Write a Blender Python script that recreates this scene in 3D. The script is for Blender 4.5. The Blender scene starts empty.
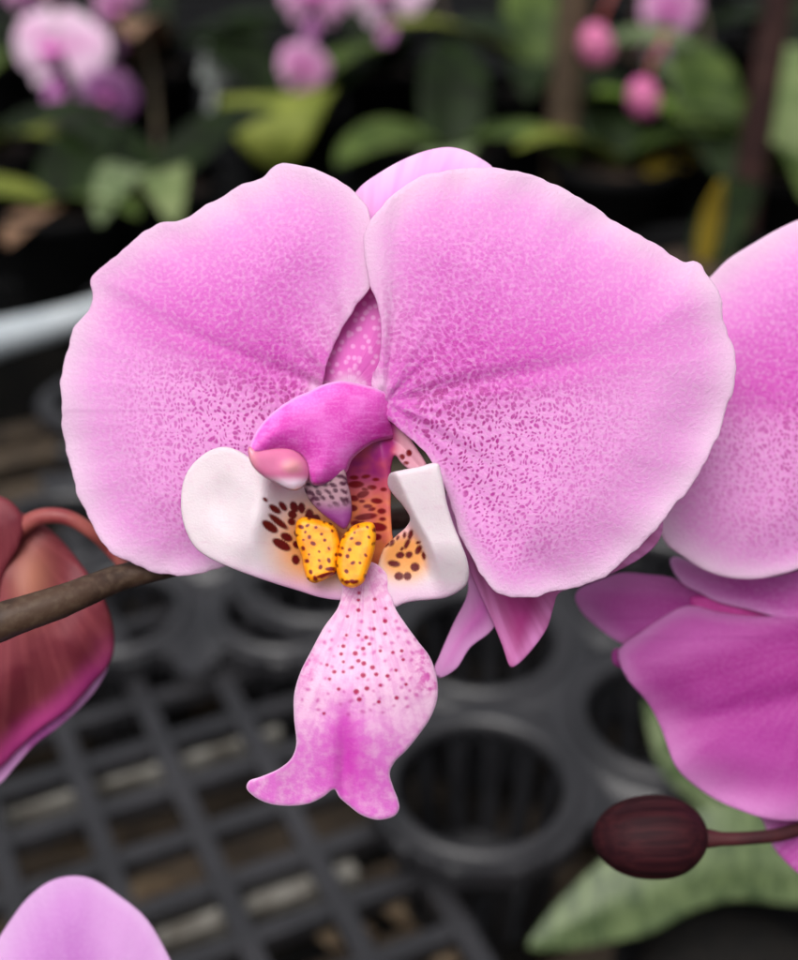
import bpy, bmesh, math, random
import numpy as np
from mathutils import Vector, Matrix
from mathutils.geometry import delaunay_2d_cdt

SC = bpy.context.scene
COL = SC.collection
rnd = random.Random(7)
nrs = np.random.RandomState(11)

# ------------------------------------------------------------------ camera, sky, sun, exposure
PITCH, FOV, CAM_H = 33.0, 40.0, 0.36
FOCUS = 0.163
cam = bpy.data.cameras.new('camera')
cam_o = bpy.data.objects.new('camera', cam); COL.objects.link(cam_o)
cam_o.location = (0, 0, CAM_H)
cam_o.rotation_euler = (math.radians(90 - PITCH), 0, 0)
cam.sensor_fit = 'VERTICAL'; cam.sensor_height = 24.0; cam.sensor_width = 24.0
cam.lens = 12.0 / math.tan(math.radians(FOV / 2))
cam.clip_start = 0.01; cam.clip_end = 500
cam.dof.use_dof = True; cam.dof.focus_distance = FOCUS; cam.dof.aperture_fstop = 9.2
SC.camera = cam_o

SUN_EL, SUN_AZ = 64.0, 205.0          # degrees; azimuth clockwise from +Y (the way the camera looks)
w = bpy.data.worlds.new('World'); SC.world = w; w.use_nodes = True
nt = w.node_tree; nt.nodes.clear()
sky = nt.nodes.new('ShaderNodeTexSky'); sky.sky_type = 'NISHITA'; sky.sun_disc = False
sky.sun_elevation = math.radians(SUN_EL); sky.sun_rotation = math.radians(SUN_AZ)
sky.air_density = 1.0; sky.dust_density = 6.0; sky.ozone_density = 0.6
hs = nt.nodes.new('ShaderNodeHueSaturation'); hs.inputs['Saturation'].default_value = 0.25   # milky greenhouse cover
bg = nt.nodes.new('ShaderNodeBackground'); bg.inputs['Strength'].default_value = 0.13
ow = nt.nodes.new('ShaderNodeOutputWorld')
nt.links.new(sky.outputs[0], hs.inputs['Color']); nt.links.new(hs.outputs[0], bg.inputs[0]); nt.links.new(bg.outputs[0], ow.inputs[0])

sun = bpy.data.lights.new('sun', 'SUN'); sun.energy = 1.5; sun.angle = math.radians(40); sun.color = (1.0, 0.97, 0.94)
sun_o = bpy.data.objects.new('sun', sun); COL.objects.link(sun_o)
_e, _a = math.radians(SUN_EL), math.radians(SUN_AZ)
_d = Vector((math.sin(_a) * math.cos(_e), math.cos(_a) * math.cos(_e), math.sin(_e)))
sun_o.rotation_euler = _d.to_track_quat('Z', 'Y').to_euler()
SC.view_settings.view_transform = 'Standard'; SC.view_settings.look = 'None'
SC.view_settings.exposure = 0.30; SC.view_settings.gamma = 1.0
SC.cycles.use_denoising = True
SC.cycles.max_bounces = 8; SC.cycles.transmission_bounces = 6

# ------------------------------------------------------------------ geometry helpers
TANH = math.tan(math.radians(FOV / 2)); CP, SP = math.cos(math.radians(PITCH)), math.sin(math.radians(PITCH))
D0 = 0.165
PX = 2 * D0 * TANH / 960.0             # metres per pixel at the flower

def ray(px, py):
    x = (px - 399) / 480.0 * TANH; y = (480 - py) / 480.0 * TANH
    return Vector((x, CP + y * SP, -SP + y * CP))
def at(px, py, d):
    return Vector((0, 0, CAM_H)) + ray(px, py) * d
def on_plane(px, py, z=0.0):
    r = ray(px, py); return Vector((0, 0, CAM_H)) + r * ((z - CAM_H) / r.z)
def flower_map(d):
    s = 2 * d * TANH / 960.0
    return lambda x, y, z: at(x, y, d + z * s)
def local_map(mat, cx, cy, s):
    return lambda x, y, z: mat @ Vector(((x - cx) * s, z * s, -(y - cy) * s))

def catmull(pts, step, closed=True):
    P = np.array(pts, float); n = len(P); out = []
    rng = range(n) if closed else range(n - 1)
    for i in rng:
        if closed: p0, p1, p2, p3 = P[i - 1], P[i], P[(i + 1) % n], P[(i + 2) % n]
        else: p0, p1, p2, p3 = P[max(i - 1, 0)], P[i], P[i + 1], P[min(i + 2, n - 1)]
        def tj(a, b): return max(np.linalg.norm(b - a), 1e-6) ** 0.5
        t0 = 0; t1 = tj(p0, p1) + t0; t2 = tj(p1, p2) + t1; t3 = tj(p2, p3) + t2
        if t1 - t0 < 2e-3: t1 = t0 + 2e-3; t2 += 2e-3; t3 += 2e-3
        k = max(1, int(round(np.linalg.norm(p2 - p1) / step)))
        for j in range(k):
            t = t1 + (t2 - t1) * j / k
            A1 = (t1 - t) / (t1 - t0) * p0 + (t - t0) / (t1 - t0) * p1
            A2 = (t2 - t) / (t2 - t1) * p1 + (t - t1) / (t2 - t1) * p2
            A3 = (t3 - t) / (t3 - t2 + 1e-9) * p2 + (t - t2) / (t3 - t2 + 1e-9) * p3
            B1 = (t2 - t) / (t2 - t0) * A1 + (t - t0) / (t2 - t0) * A2
            B2 = (t3 - t) / (t3 - t1 + 1e-9) * A2 + (t - t1) / (t3 - t1 + 1e-9) * A3
            out.append((t2 - t) / (t2 - t1) * B1 + (t - t1) / (t2 - t1) * B2)
    if not closed: out.append(P[-1])
    return np.array(out)

def edge_dist(Q, poly):
    a = poly; b = np.roll(poly, -1, 0); best = np.full(len(Q), 1e9)
    for k in range(len(a)):
        d = b[k] - a[k]; L = d @ d + 1e-12
        t = np.clip(((Q - a[k]) @ d) / L, 0, 1)
        dd = np.hypot(*(Q - a[k] - t[:, None] * d).T)
        np.minimum(best, dd, out=best)
    return best
def inside(Q, poly):
    x, y = Q[:, 0], Q[:, 1]; r = np.zeros(len(Q), bool); j = len(poly) - 1
    for i in range(len(poly)):
        xi, yi = poly[i]; xj, yj = poly[j]
        c = ((yi > y) != (yj > y)) & (x < (xj - xi) * (y - yi) / (yj - yi + 1e-12) + xi)
        r ^= c; j = i
    return r
def sstep(a, b, x):
    t = np.clip((np.asarray(x, float) - a) / (b - a), 0, 1); return t * t * (3 - 2 * t)

def link(name, me, mat, parent=None, loc=(0, 0, 0)):
    o = bpy.data.objects.new(name, me); COL.objects.link(o)
    if mat is not None: me.materials.append(mat)
    o.location = loc
    if parent is not None: o.parent = parent
    return o
def smooth(me):
    me.polygons.foreach_set('use_smooth', np.ones(len(me.polygons), bool)); me.update()
def origin_of(parent):
    p = Vector((0, 0, 0))
    while parent is not None:
        p += parent.location; parent = parent.parent
    return p
def thing(name, label, cat, loc=(0, 0, 0), group=None):
    o = bpy.data.objects.new(name, None); COL.objects.link(o); o.location = loc; o.empty_display_size = 0.01
    return tag(o, label, cat, group)
def tag(o, label, cat, group=None):
    o['label'] = label; o['category'] = cat
    if group: o['group'] = group
    return o

def sheet(name, pts, mp, mat, parent, zf, thick=3.0, tw=None, step=4.0, fields=None, raw=False, prof=0.5, org=None, ruffle=0.0):
    """A fleshy sheet: the outline pts (flower units) filled with a fine mesh, front at zf - t, back at zf + t,
    t growing from nothing at the rim to `thick` at distance tw inside it."""
    poly = np.array(pts, float) if raw else catmull(pts, step)
    allp = [poly]
    if ruffle:
        ph = nrs.uniform(0, 6.28, 5); arc = np.cumsum(np.r_[0, np.linalg.norm(np.diff(poly, axis=0), axis=1)])
        off = sum(a * np.sin(2 * np.pi * arc / wl_ + p) for a, wl_, p in ((.9, 61, ph[0]), (.7, 37, ph[1]), (.5, 23, ph[2]), (.35, 14, ph[3])))
        tg = np.roll(poly, -1, 0) - np.roll(poly, 1, 0); tg /= np.linalg.norm(tg, axis=1)[:, None] + 1e-9
        poly = poly + np.stack([-tg[:, 1], tg[:, 0]], 1) * (off * ruffle * np.sin(np.pi * np.arange(len(poly)) / len(poly)) ** .3)[:, None]
        allp = [poly]
    c_area = 0.5 * np.sum(poly[:, 0] * np.roll(poly[:, 1], -1) - np.roll(poly[:, 0], -1) * poly[:, 1])
    tn = np.roll(poly, -1, 0) - np.roll(poly, 1, 0); tn /= (np.linalg.norm(tn, axis=1)[:, None] + 1e-9)
    nrm = np.stack([-tn[:, 1], tn[:, 0]], 1) * (1 if c_area > 0 else -1)
    for off in (0.12 * tw, 0.4 * tw):
        r = poly + nrm * off
        ok = inside(r, poly) & (edge_dist(r, poly) > off * 0.93)
        allp.append(r[ok])
    lo, hi = poly.min(0), poly.max(0)
    gy = np.arange(lo[1], hi[1], step * 0.866); g = []
    for k, y in enumerate(gy):
        xs = np.arange(lo[0] + (k % 2) * step / 2, hi[0], step); g.append(np.stack([xs, np.full(len(xs), y)], 1))
    g = np.concatenate(g); g = g[inside(g, poly)]; g = g[edge_dist(g, poly) > max(0.4 * tw + 0.35 * step, 0.5 * step)]
    allp.append(g)
    Q = np.concatenate(allp); n = len(poly)
    vs, es, fs, ov, oe, of = delaunay_2d_cdt([Vector(q) for q in Q], [(i, (i + 1) % n) for i in range(n)], [], 1, 1e-5)
    V = np.array([tuple(v) for v in vs]); src = np.array([o[0] if o else 10 ** 6 for o in ov])
    rim = src < n
    ed = edge_dist(V, poly); ed[rim] = 0
    t = (thick(V[:, 0], V[:, 1]) if callable(thick) else thick) * np.clip(1 - (1 - np.clip(ed / tw, 0, 1)) ** 2, 0, 1) ** prof
    z = zf(V[:, 0], V[:, 1], ed) if callable(zf) else np.full(len(V), float(zf))
    tri = np.array(fs, int)
    p = V[tri]; cr = (p[:, 1, 0] - p[:, 0, 0]) * (p[:, 2, 1] - p[:, 0, 1]) - (p[:, 1, 1] - p[:, 0, 1]) * (p[:, 2, 0] - p[:, 0, 0])
    tri[cr > 0] = tri[cr > 0][:, ::-1]           # px y runs down; make the front face the viewer
    back = np.full(len(V), -1, int); inner = np.where(~rim)[0]
    back[inner] = len(V) + np.arange(len(inner)); back[rim] = np.where(rim)[0]
    base = org if org is not None else origin_of(parent)
    co = [mp(V[i, 0], V[i, 1], z[i] - t[i]) - base for i in range(len(V))]
    co += [mp(V[i, 0], V[i, 1], z[i] + t[i]) - base for i in inner]
    me = bpy.data.meshes.new(name)
    faces = [tuple(int(k) for k in f) for f in tri] + [tuple(int(back[k]) for k in f[::-1]) for f in tri if not rim[f].all()]
    me.from_pydata(co, [], faces); me.validate(); smooth(me)
    def both(a): return np.concatenate([a, a[inner]])
    F = {'ed': ed, 'pc': np.stack([V[:, 0] / 100, V[:, 1] / 100, z * 0], 1)}
    if fields: F.update(fields(V[:, 0], V[:, 1], ed))
    for k, a in F.items():
        a = both(np.asarray(a, float))
        if a.ndim == 1:
            at_ = me.attributes.new(k, 'FLOAT', 'POINT'); at_.data.foreach_set('value', a.astype('f'))
        else:
            at_ = me.attributes.new(k, 'FLOAT_VECTOR', 'POINT'); at_.data.foreach_set('vector', a.astype('f').ravel())
    side = np.concatenate([np.zeros(len(V)), np.ones(len(inner))])
    at_ = me.attributes.new('side', 'FLOAT', 'POINT'); at_.data.foreach_set('value', side.astype('f'))
    return link(name, me, mat, parent)

def tube_mesh(name, pts, radii, seg=16, step=None, bumps=0.0):
    P = [Vector(p) for p in pts]
    C = catmull([tuple(p) for p in P], step or 1e9, closed=False) if step else np.array([tuple(p) for p in P])
    # radii interpolated along arc length
    s0 = np.concatenate([[0], np.cumsum(np.linalg.norm(np.diff(np.array([tuple(p) for p in P]), axis=0), axis=1))])
    s1 = np.concatenate([[0], np.cumsum(np.linalg.norm(np.diff(C, axis=0), axis=1))])
    R = np.interp(s1 / s1[-1], s0 / s0[-1], radii)
    co, fc = [], []; up = Vector((0.13, 0.2, 0.97))
    for i in range(len(C)):
        tdir = Vector(C[min(i + 1, len(C) - 1)] - C[max(i - 1, 0)]).normalized()
        a = tdir.cross(up); a = a.normalized() if a.length > 1e-4 else tdir.orthogonal().normalized(); b = tdir.cross(a)
        for k in range(seg):
            th = 2 * math.pi * k / seg
            rr = R[i] * (1 + (nrs.uniform(-bumps, bumps) if bumps else 0))
            co.append(Vector(C[i]) + (a * math.cos(th) + b * math.sin(th)) * rr)
    for i in range(len(C) - 1):
        for k in range(seg):
            k2 = (k + 1) % seg; fc.append((i * seg + k, i * seg + k2, (i + 1) * seg + k2, (i + 1) * seg + k))
    fc.append(tuple(range(seg))[::-1]); fc.append(tuple((len(C) - 1) * seg + k for k in range(seg)))
    me = bpy.data.meshes.new(name); me.from_pydata(co, [], fc); me.validate()
    bm = bmesh.new(); bm.from_mesh(me); bmesh.ops.recalc_face_normals(bm, faces=bm.faces); bm.to_mesh(me); bm.free(); smooth(me)
    return me
def tube(name, pts, radii, mat, parent=None, seg=16, step=None, bumps=0.0):
    base = origin_of(parent) if parent is not None else Vector((0, 0, 0))
    loc = Vector((0, 0, 0))
    if parent is None: loc = Vector(pts[0]); base = loc
    me = tube_mesh(name, [Vector(p) - base for p in pts], radii, seg, step, bumps)
    return link(name, me, mat, parent, loc)

def lathe_mesh(name, prof, seg=32, close=False):
    bm = bmesh.new(); rings = []
    for r, z in prof:
        rings.append([bm.verts.new((r * math.cos(2 * math.pi * k / seg), r * math.sin(2 * math.pi * k / seg), z)) for k in range(seg)])
    for a, b in zip(rings, rings[1:]):
        for k in range(seg):
            bm.faces.new((a[k], a[(k + 1) % seg], b[(k + 1) % seg], b[k]))
    if close: bm.faces.new(rings[0][::-1]); bm.faces.new(rings[-1])
    bmesh.ops.recalc_face_normals(bm, faces=bm.faces)
    me = bpy.data.meshes.new(name); bm.to_mesh(me); bm.free(); smooth(me); return me

def box(bm, c, ax, ay, az):
    """box with centre c and half-axis vectors"""
    c, ax, ay, az = Vector(c), Vector(ax), Vector(ay), Vector(az)
    v = [bm.verts.new(c + ax * i + ay * j + az * k) for i in (-1, 1) for j in (-1, 1) for k in (-1, 1)]
    for f in ((0, 1, 3, 2), (4, 6, 7, 5), (0, 4, 5, 1), (2, 3, 7, 6), (0, 2, 6, 4), (1, 5, 7, 3)): bm.faces.new([v[i] for i in f])
def bm_done(name, bm, mat, parent=None, loc=(0, 0, 0), bevel=0.0, sm=False):
    bmesh.ops.recalc_face_normals(bm, faces=bm.faces)
    if bevel: bmesh.ops.bevel(bm, geom=bm.edges[:], offset=bevel, segments=2, affect='EDGES', profile=0.7)
    me = bpy.data.meshes.new(name); bm.to_mesh(me); bm.free()
    if sm: smooth(me)
    return link(name, me, mat, parent, loc)

# ------------------------------------------------------------------ material helpers
def lin(r, g, b, k=1.0):
    f = lambda c: (c / 255 / 12.92 if c / 255 <= 0.04045 else ((c / 255 + 0.055) / 1.055) ** 2.4)
    return (f(r) * k, f(g) * k, f(b) * k, 1)
class M:
    def __init__(s, name):
        s.m = bpy.data.materials.new(name); s.m.use_nodes = True; s.t = s.m.node_tree; s.t.nodes.clear()
    def n(s, typ, **kw):
        nd = s.t.nodes.new(typ)
        for k, v in kw.items(): setattr(nd, k, v)
        return nd
    def put(s, sock, v):
        if hasattr(v, 'is_output') or isinstance(v, bpy.types.NodeSocket): s.t.links.new(v, sock)
        else: sock.default_value = v
    def attr(s, name, vec=False):
        nd = s.n('ShaderNodeAttribute', attribute_name=name); return nd.outputs['Vector' if vec else 'Fac']
    def math(s, op, a, b=0.0, c=None, clamp=False):
        nd = s.n('ShaderNodeMath', operation=op, use_clamp=clamp); s.put(nd.inputs[0], a); s.put(nd.inputs[1], b)
        if c is not None: s.put(nd.inputs[2], c)
        return nd.outputs[0]
    def mix(s, f, a, b, blend='MIX'):
        nd = s.n('ShaderNodeMix', data_type='RGBA', blend_type=blend, clamp_factor=True)
        s.put(nd.inputs[0], f); s.put(nd.inputs[6], a); s.put(nd.inputs[7], b); return nd.outputs[2]
    def ramp(s, x, a, b, o0=0.0, o1=1.0, smooth=True):
        nd = s.n('ShaderNodeMapRange', interpolation_type='SMOOTHSTEP' if smooth else 'LINEAR')
        s.put(nd.inputs['Value'], x); s.put(nd.inputs['From Min'], a); s.put(nd.inputs['From Max'], b)
        s.put(nd.inputs['To Min'], o0); s.put(nd.inputs['To Max'], o1); return nd.outputs[0]
    def noise(s, vec, scale, detail=2.0, rough=0.5, dist=0.0, dims='3D'):
        nd = s.n('ShaderNodeTexNoise', noise_dimensions=dims); s.put(nd.inputs['Vector'], vec) if vec is not None else None
        nd.inputs['Scale'].default_value = scale; nd.inputs['Detail'].default_value = detail
        nd.inputs['Roughness'].default_value = rough; nd.inputs['Distortion'].default_value = dist
        return nd.outputs[0]
    def vor(s, vec, scale, rand=1.0, feature='F1'):
        nd = s.n('ShaderNodeTexVoronoi', feature=feature, voronoi_dimensions='2D'); s.put(nd.inputs['Vector'], vec)
        nd.inputs['Scale'].default_value = scale; nd.inputs['Randomness'].default_value = rand; return nd.outputs['Distance']
    def obj(s): return s.n('ShaderNodeTexCoord').outputs['Object']
    def vmul(s, v, xyz):
        nd = s.n('ShaderNodeVectorMath', operation='MULTIPLY'); s.put(nd.inputs[0], v); nd.inputs[1].default_value = xyz; return nd.outputs[0]
    def bump(s, h, strength=0.3, dist=0.0005):
        nd = s.n('ShaderNodeBump'); nd.inputs['Strength'].default_value = strength; nd.inputs['Distance'].default_value = dist
        s.put(nd.inputs['Height'], h); return nd.outputs[0]
    def done(s, col, rough=0.5, normal=None, spec=0.3, trans=0.0, tcol=None, sheen=0.0, coat=0.0, sss=0.0):
        p = s.n('ShaderNodeBsdfPrincipled'); s.put(p.inputs['Base Color'], col); s.put(p.inputs['Roughness'], rough)
        p.inputs['Specular IOR Level'].default_value = spec; p.inputs['Sheen Weight'].default_value = sheen
        p.inputs['Coat Weight'].default_value = coat
        if sss:
            p.inputs['Subsurface Weight'].default_value = sss; p.inputs['Subsurface Radius'].default_value = (1.0, 0.5, 0.7); p.inputs['Subsurface Scale'].default_value = 0.0008
        if normal is not None: s.put(p.inputs['Normal'], normal)
        out = s.n('ShaderNodeOutputMaterial'); sh = p.outputs[0]
        if trans:
            tb = s.n('ShaderNodeBsdfTranslucent'); s.put(tb.inputs['Color'], tcol if tcol is not None else col)
            if normal is not None: s.put(tb.inputs['Normal'], normal)
            mx = s.n('ShaderNodeMixShader'); mx.inputs[0].default_value = trans
            s.t.links.new(sh, mx.inputs[1]); s.t.links.new(tb.outputs[0], mx.inputs[2]); sh = mx.outputs[0]
        s.t.links.new(sh, out.inputs[0]); return s.m

WHITE = lin(234, 205, 229); PALE = lin(234, 158, 224); PINK = lin(225, 110, 210); MAG = lin(208, 50, 184); DOT = lin(166, 10, 130)

def petal_material(name, white=WHITE, pale=PALE, pink=PINK, mag=MAG, dot=DOT, back=lin(205, 90, 160), pat=1.0, gr=0.22):
    s = M(name)
    kE, kM, kS, kD, kU = (s.attr(k) for k in ('kE', 'kM', 'kS', 'kD', 'kU')); pc = s.attr('pw', True); vein = s.attr('vein', True); flat = s.attr('pc', True); claw = s.attr('claw')
    vn = s.noise(vein, 1.0, 2, 0.55)
    cloud = s.noise(flat, 2.2, 3, 0.6)
    fine = s.noise(flat, 42, 2, 0.6)
    kE2 = s.math('ADD', kE, s.math('MULTIPLY', s.math('SUBTRACT', vn, 0.5), 0.5), clamp=True)
    body = s.mix(kU, pale, pink)
    base = s.mix(kE2, white, body)
    kM2 = s.math('ADD', kM, s.math('MULTIPLY', s.math('MULTIPLY', s.math('SUBTRACT', vn, 0.5), 0.8), kM), clamp=True)
    base = s.mix(s.math('MULTIPLY', kM2, 0.9), base, mag)
    base = s.mix(claw, base, white)
    # spots that run together into a maze away from the base
    dist = s.noise(pc, 6.0, 1)
    nd = s.n('ShaderNodeVectorMath', operation='SCALE'); nz = s.n('ShaderNodeTexNoise'); s.put(nz.inputs['Vector'], pc); nz.inputs['Scale'].default_value = 7; nz.inputs['Detail'].default_value = 0
    s.put(nd.inputs[0], nz.outputs['Color']); nd.inputs['Scale'].default_value = 0.11
    va = s.n('ShaderNodeVectorMath', operation='ADD'); s.put(va.inputs[0], pc); s.put(va.inputs[1], nd.outputs[0])
    v1 = s.vor(va.outputs[0], 16.0, 0.8)
    thr = s.math('ADD', s.math('MULTIPLY', s.attr('kL'), 0.17), s.math('ADD', 0.235, s.math('MULTIPLY', s.math('SUBTRACT', dist, 0.5), 0.42)))
    m1 = s.ramp(s.math('SUBTRACT', v1, thr), -0.11, 0.13, 1, 0)
    maze = s.ramp(s.noise(pc, 20.0, 0.0), 0.42, 0.60, 0, 1)
    m1 = s.mix(s.math('MULTIPLY', s.attr('kL'), 0.35), m1, maze)
    f = s.math('MULTIPLY', s.math('MULTIPLY', m1, s.math('MULTIPLY', kS, s.math('SUBTRACT', 1.0, claw))), pat, clamp=True)
    dcol = s.mix(kD, mag, dot)
    skin = s.mix(kU, pale, s.mix(0.5, pale, pink))
    # light skin between the marks
    base = s.mix(s.math('MULTIPLY', s.math('SUBTRACT', 1.0, m1), s.math('MULTIPLY', kS, 0.40)), base, skin)
    grain = s.ramp(s.noise(flat, 24, 0.0), 0.46, 0.66, 0, 1)
    base = s.mix(s.math('MULTIPLY', grain, gr), base, white)
    col = s.mix(f, base, dcol)
    col = s.mix(s.ramp(fine, 0.3, 0.7, 0.0, 0.10), col, white)
    col = s.mix(s.ramp(cloud, 0.35, 0.7, 0.0, 0.12), col, pale)
    col = s.mix(s.math('MULTIPLY', s.attr('side'), 0.8), col, back)
    h = s.math('ADD', vn, s.math('ADD', s.math('MULTIPLY', fine, 0.45), s.math('MULTIPLY', grain, 0.10)))
    return s.done(col, 0.55, s.bump(h, 0.32, 0.0005), 0.3, trans=0.33, sheen=0.10)

def petal_fields(base, tip, sag=0.0, up=1.0, R=340.0, sp=1.0, deep=1.0, claw=None):
    """factors that place white rim, magenta midrib and spots; base and tip are the ends of the midrib"""
    bx, by = base; tx, ty = tip; L = math.hypot(tx - bx, ty - by); ux, uy = (tx - bx) / L, (ty - by) / L
    def f(x, y, ed):
        dx, dy = x - bx, y - by; r = np.hypot(dx, dy); a = dx * ux + dy * uy
        m = (dx * uy - dy * ux) * up                       # >0 above the midrib
        m = m - sag * (a / L) * (1 - a / L) * 4
        th = np.arctan2(dy, dx)
        nb = sstep(30, -20, m) * sstep(290, 170, r); kE = sstep(-2, 44 - 28 * nb, ed) ** 0.7
        wu = 24 + 0.28 * np.clip(a, 0, 400); wl = 14 + 0.06 * np.clip(a, 0, 400)
        prof = np.where(m > 0, np.exp(-(m / wu) ** 2), np.exp(-(m / wl) ** 2))
        kM = 0.9 * prof * sstep(1.15 * R, 0.35 * R, r) + 0.9 * np.exp(-(r / 98) ** 2)
        kU = sstep(-40, 40, m) * sstep(0, 80, ed) * np.exp(-(m / 190) ** 2) * sstep(1.25 * R, 0.3 * R, r)
        low = sstep(30, -25, m)
        kS = np.clip(sstep(4, 95 - 70 * nb, ed) * sstep(1.08 * R, 0.40 * R, r) * (0.62 + 0.38 * low) + 0.6 * sstep(150, 60, r), 0, 1) * sstep(0, 12, ed) * sp
        kS = kS * (1 - 0.55 * prof * sstep(70, 170, r)) * sstep(14, 48, r)
        kS = kS * (1 - 0.45 * sstep(120, 300, r)); kD = np.clip(np.exp(-(r / (140 + 40 * low)) ** 2) * (0.35 + 0.75 * low) + 0.35 * np.exp(-(r / 110) ** 2), 0, 1) * deep
        kL = np.clip(sstep(60, -10, -m) * 0.9 + sstep(120, 260, r) * 0.55, 0, 1)
        g = (r / 100 + 1e-3) ** 1.22
        pw = np.stack([np.cos(th) * g, np.sin(th) * g, 0 * g], 1)
        vein = np.stack([th * 11, r / 200, 0 * r], 1)
        cw = np.exp(-(((x - claw[0]) / 9) ** 2 + ((y - claw[1]) / 15) ** 2)) * .8 if claw else 0 * x
        return dict(claw=cw, kE=kE, kM=np.clip(kM, 0, 1), kU=kU, kS=kS, kD=kD, kL=kL, pw=pw, vein=vein)
    return f

def spot_field(spots, soft=1.2):
    """explicit pigment spots: (x, y, half length, half width, angle in degrees)"""
    def f(x, y):
        o = np.zeros(len(x))
        for (cx, cy, a, b, ang) in spots:
            c, s_ = math.cos(math.radians(ang)), math.sin(math.radians(ang))
            u = ((x - cx) * c + (y - cy) * s_) / a; v = (-(x - cx) * s_ + (y - cy) * c) / b
            d = (np.hypot(u, v) - 1) * min(a, b)
            o = np.maximum(o, sstep(soft * 0.6, -soft * 0.6, d))
        return o
    return f

MAT_PETAL = petal_material('orchid_petal')
MAT_SIDE = petal_material('orchid_petal_shaded_pink', white=lin(226, 180, 226), pale=lin(222, 140, 214), pink=lin(206, 92, 192), mag=lin(184, 44, 160), pat=0.25, gr=.1)  # darker copy of the petal colours, shade put into the pink
MAT_DEEP_SHADE = petal_material('orchid_petal_shaded_magenta', white=lin(208, 136, 198), pale=lin(194, 88, 176), pink=lin(174, 44, 154), mag=lin(154, 16, 130), pat=0.12, gr=0.07)  # pigment deepened for the shade of the flowers above
MAT_LILAC = petal_material('orchid_petal_lilac', white=lin(224, 186, 228), pale=lin(216, 160, 220), pink=lin(206, 140, 212), mag=lin(190, 110, 196), pat=0.1, gr=.08)

def simple_fields(cx, cy):
    def f(x, y, ed):
        th = np.arctan2(y - cy, x - cx); r = np.hypot(x - cx, y - cy)
        return dict(vein=np.stack([th * 14, r / 120, 0 * r], 1), rad=r)
    return f

def sepal_material():
    s = M('orchid_sepal'); vn = s.noise(s.attr('vein', True), 1.0, 2); pc = s.attr('pc', True)
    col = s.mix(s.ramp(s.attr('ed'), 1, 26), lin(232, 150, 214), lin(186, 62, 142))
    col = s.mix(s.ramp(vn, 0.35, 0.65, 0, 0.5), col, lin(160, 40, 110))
    return s.done(col, 0.5, s.bump(vn, 0.3, 0.0005), 0.3, trans=0.25)
def dorsal_material():
    s = M('orchid_dorsal_sepal'); pc = s.attr('pc', True); r = s.attr('rad')
    vn = s.noise(s.attr('vein', True), 1.0, 2)
    top = s.mix(s.ramp(s.attr('ed'), 0, 40), lin(240, 196, 236), lin(232, 150, 224))
    low = s.mix(s.ramp(s.vor(pc, 12, 1.0), 0.12, 0.42, 0.6, 0), lin(222, 104, 194), lin(246, 190, 236))
    low = s.mix(s.ramp(r, 6, 26, 1, 0), low, lin(244, 214, 240))
    col = s.mix(s.ramp(r, 110, 190), low, top); col = s.mix(s.ramp(vn, 0.4, 0.7, 0, 0.3), col, lin(214, 100, 196))
    return s.done(col, 0.5, s.bump(vn, 0.3, 0.0005), 0.3, trans=0.28)
def column_material():
    s = M('orchid_column'); o = s.attr('pc', True); n1 = s.noise(o, 2.4, 3); n2 = s.noise(o, 40, 2)
    col = s.mix(s.ramp(n1, 0.35, 0.7), lin(202, 54, 166), lin(222, 110, 198))
    col = s.mix(s.ramp(s.attr('ed'), 0, 3.5, 0.85, 0), col, lin(240, 178, 234))
    col = s.mix(s.ramp(n2, 0.4, 0.7, 0, 0.12), col, lin(245, 190, 240))
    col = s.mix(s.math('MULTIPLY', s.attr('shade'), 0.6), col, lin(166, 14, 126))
    col = s.mix(s.ramp(s.noise(s.vmul(o, (1, 3, 1)), 7, 3, .6), .45, .75, 0, .3), col, lin(236, 150, 226))
    return s.done(col, 0.5, s.bump(n2, 0.15, 0.0003), 0.25, sss=0.25)
def cap_material():
    s = M('anther_cap_skin'); o = s.attr('pc', True)
    col = s.mix(s.attr('cream'), lin(214, 118, 160), lin(222, 156, 160)); col = s.mix(s.attr('whiten'), col, lin(240, 214, 232))
    col = s.mix(s.ramp(s.attr('ed'), 0, 2.0, 0.55, 0), col, lin(150, 50, 90))
    return s.done(col, 0.3, s.bump(s.noise(o, 30, 2), 0.1, 0.0003), 0.5, sss=0.3)
def lobe_material():
    s = M('lip_side_lobe'); o = s.attr('pc', True); n1 = s.noise(o, 3, 3); n2 = s.noise(o, 45, 2)
    col = s.mix(s.ramp(n1, 0.4, 0.8, 0, 0.35), lin(216, 203, 209), lin(208, 184, 199))
    col = s.mix(s.ramp(s.noise(s.vmul(o, (1, 2.2, 1)), 9, 3, .65), .5, .75, 0, .28), col, lin(206, 168, 190))
    col = s.mix(s.attr('orange'), col, lin(222, 152, 84))
    col = s.mix(s.attr('blush_shade'), col, lin(214, 150, 200))  # pink-lilac tint low on the lobe, painted in for the shading there
    col = s.mix(s.attr('spot'), col, lin(92, 5, 9))
    return s.done(col, 0.5, s.bump(s.math('ADD', s.math('MULTIPLY', n2, .5), n1), 0.22, 0.0005), 0.3, trans=0.12, sss=0.3)
def callus_material():
    s = M('lip_callus_yellow'); o = s.attr('pc', True); n1 = s.noise(o, 8, 3)
    col = s.mix(s.ramp(n1, 0.35, 0.7), lin(242, 162, 10), lin(230, 132, 5))
    col = s.mix(s.attr('spot'), col, lin(104, 8, 4))
    return s.done(col, 0.42, s.bump(n1, 0.15, 0.0005), 0.35, sss=0.15)
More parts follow.
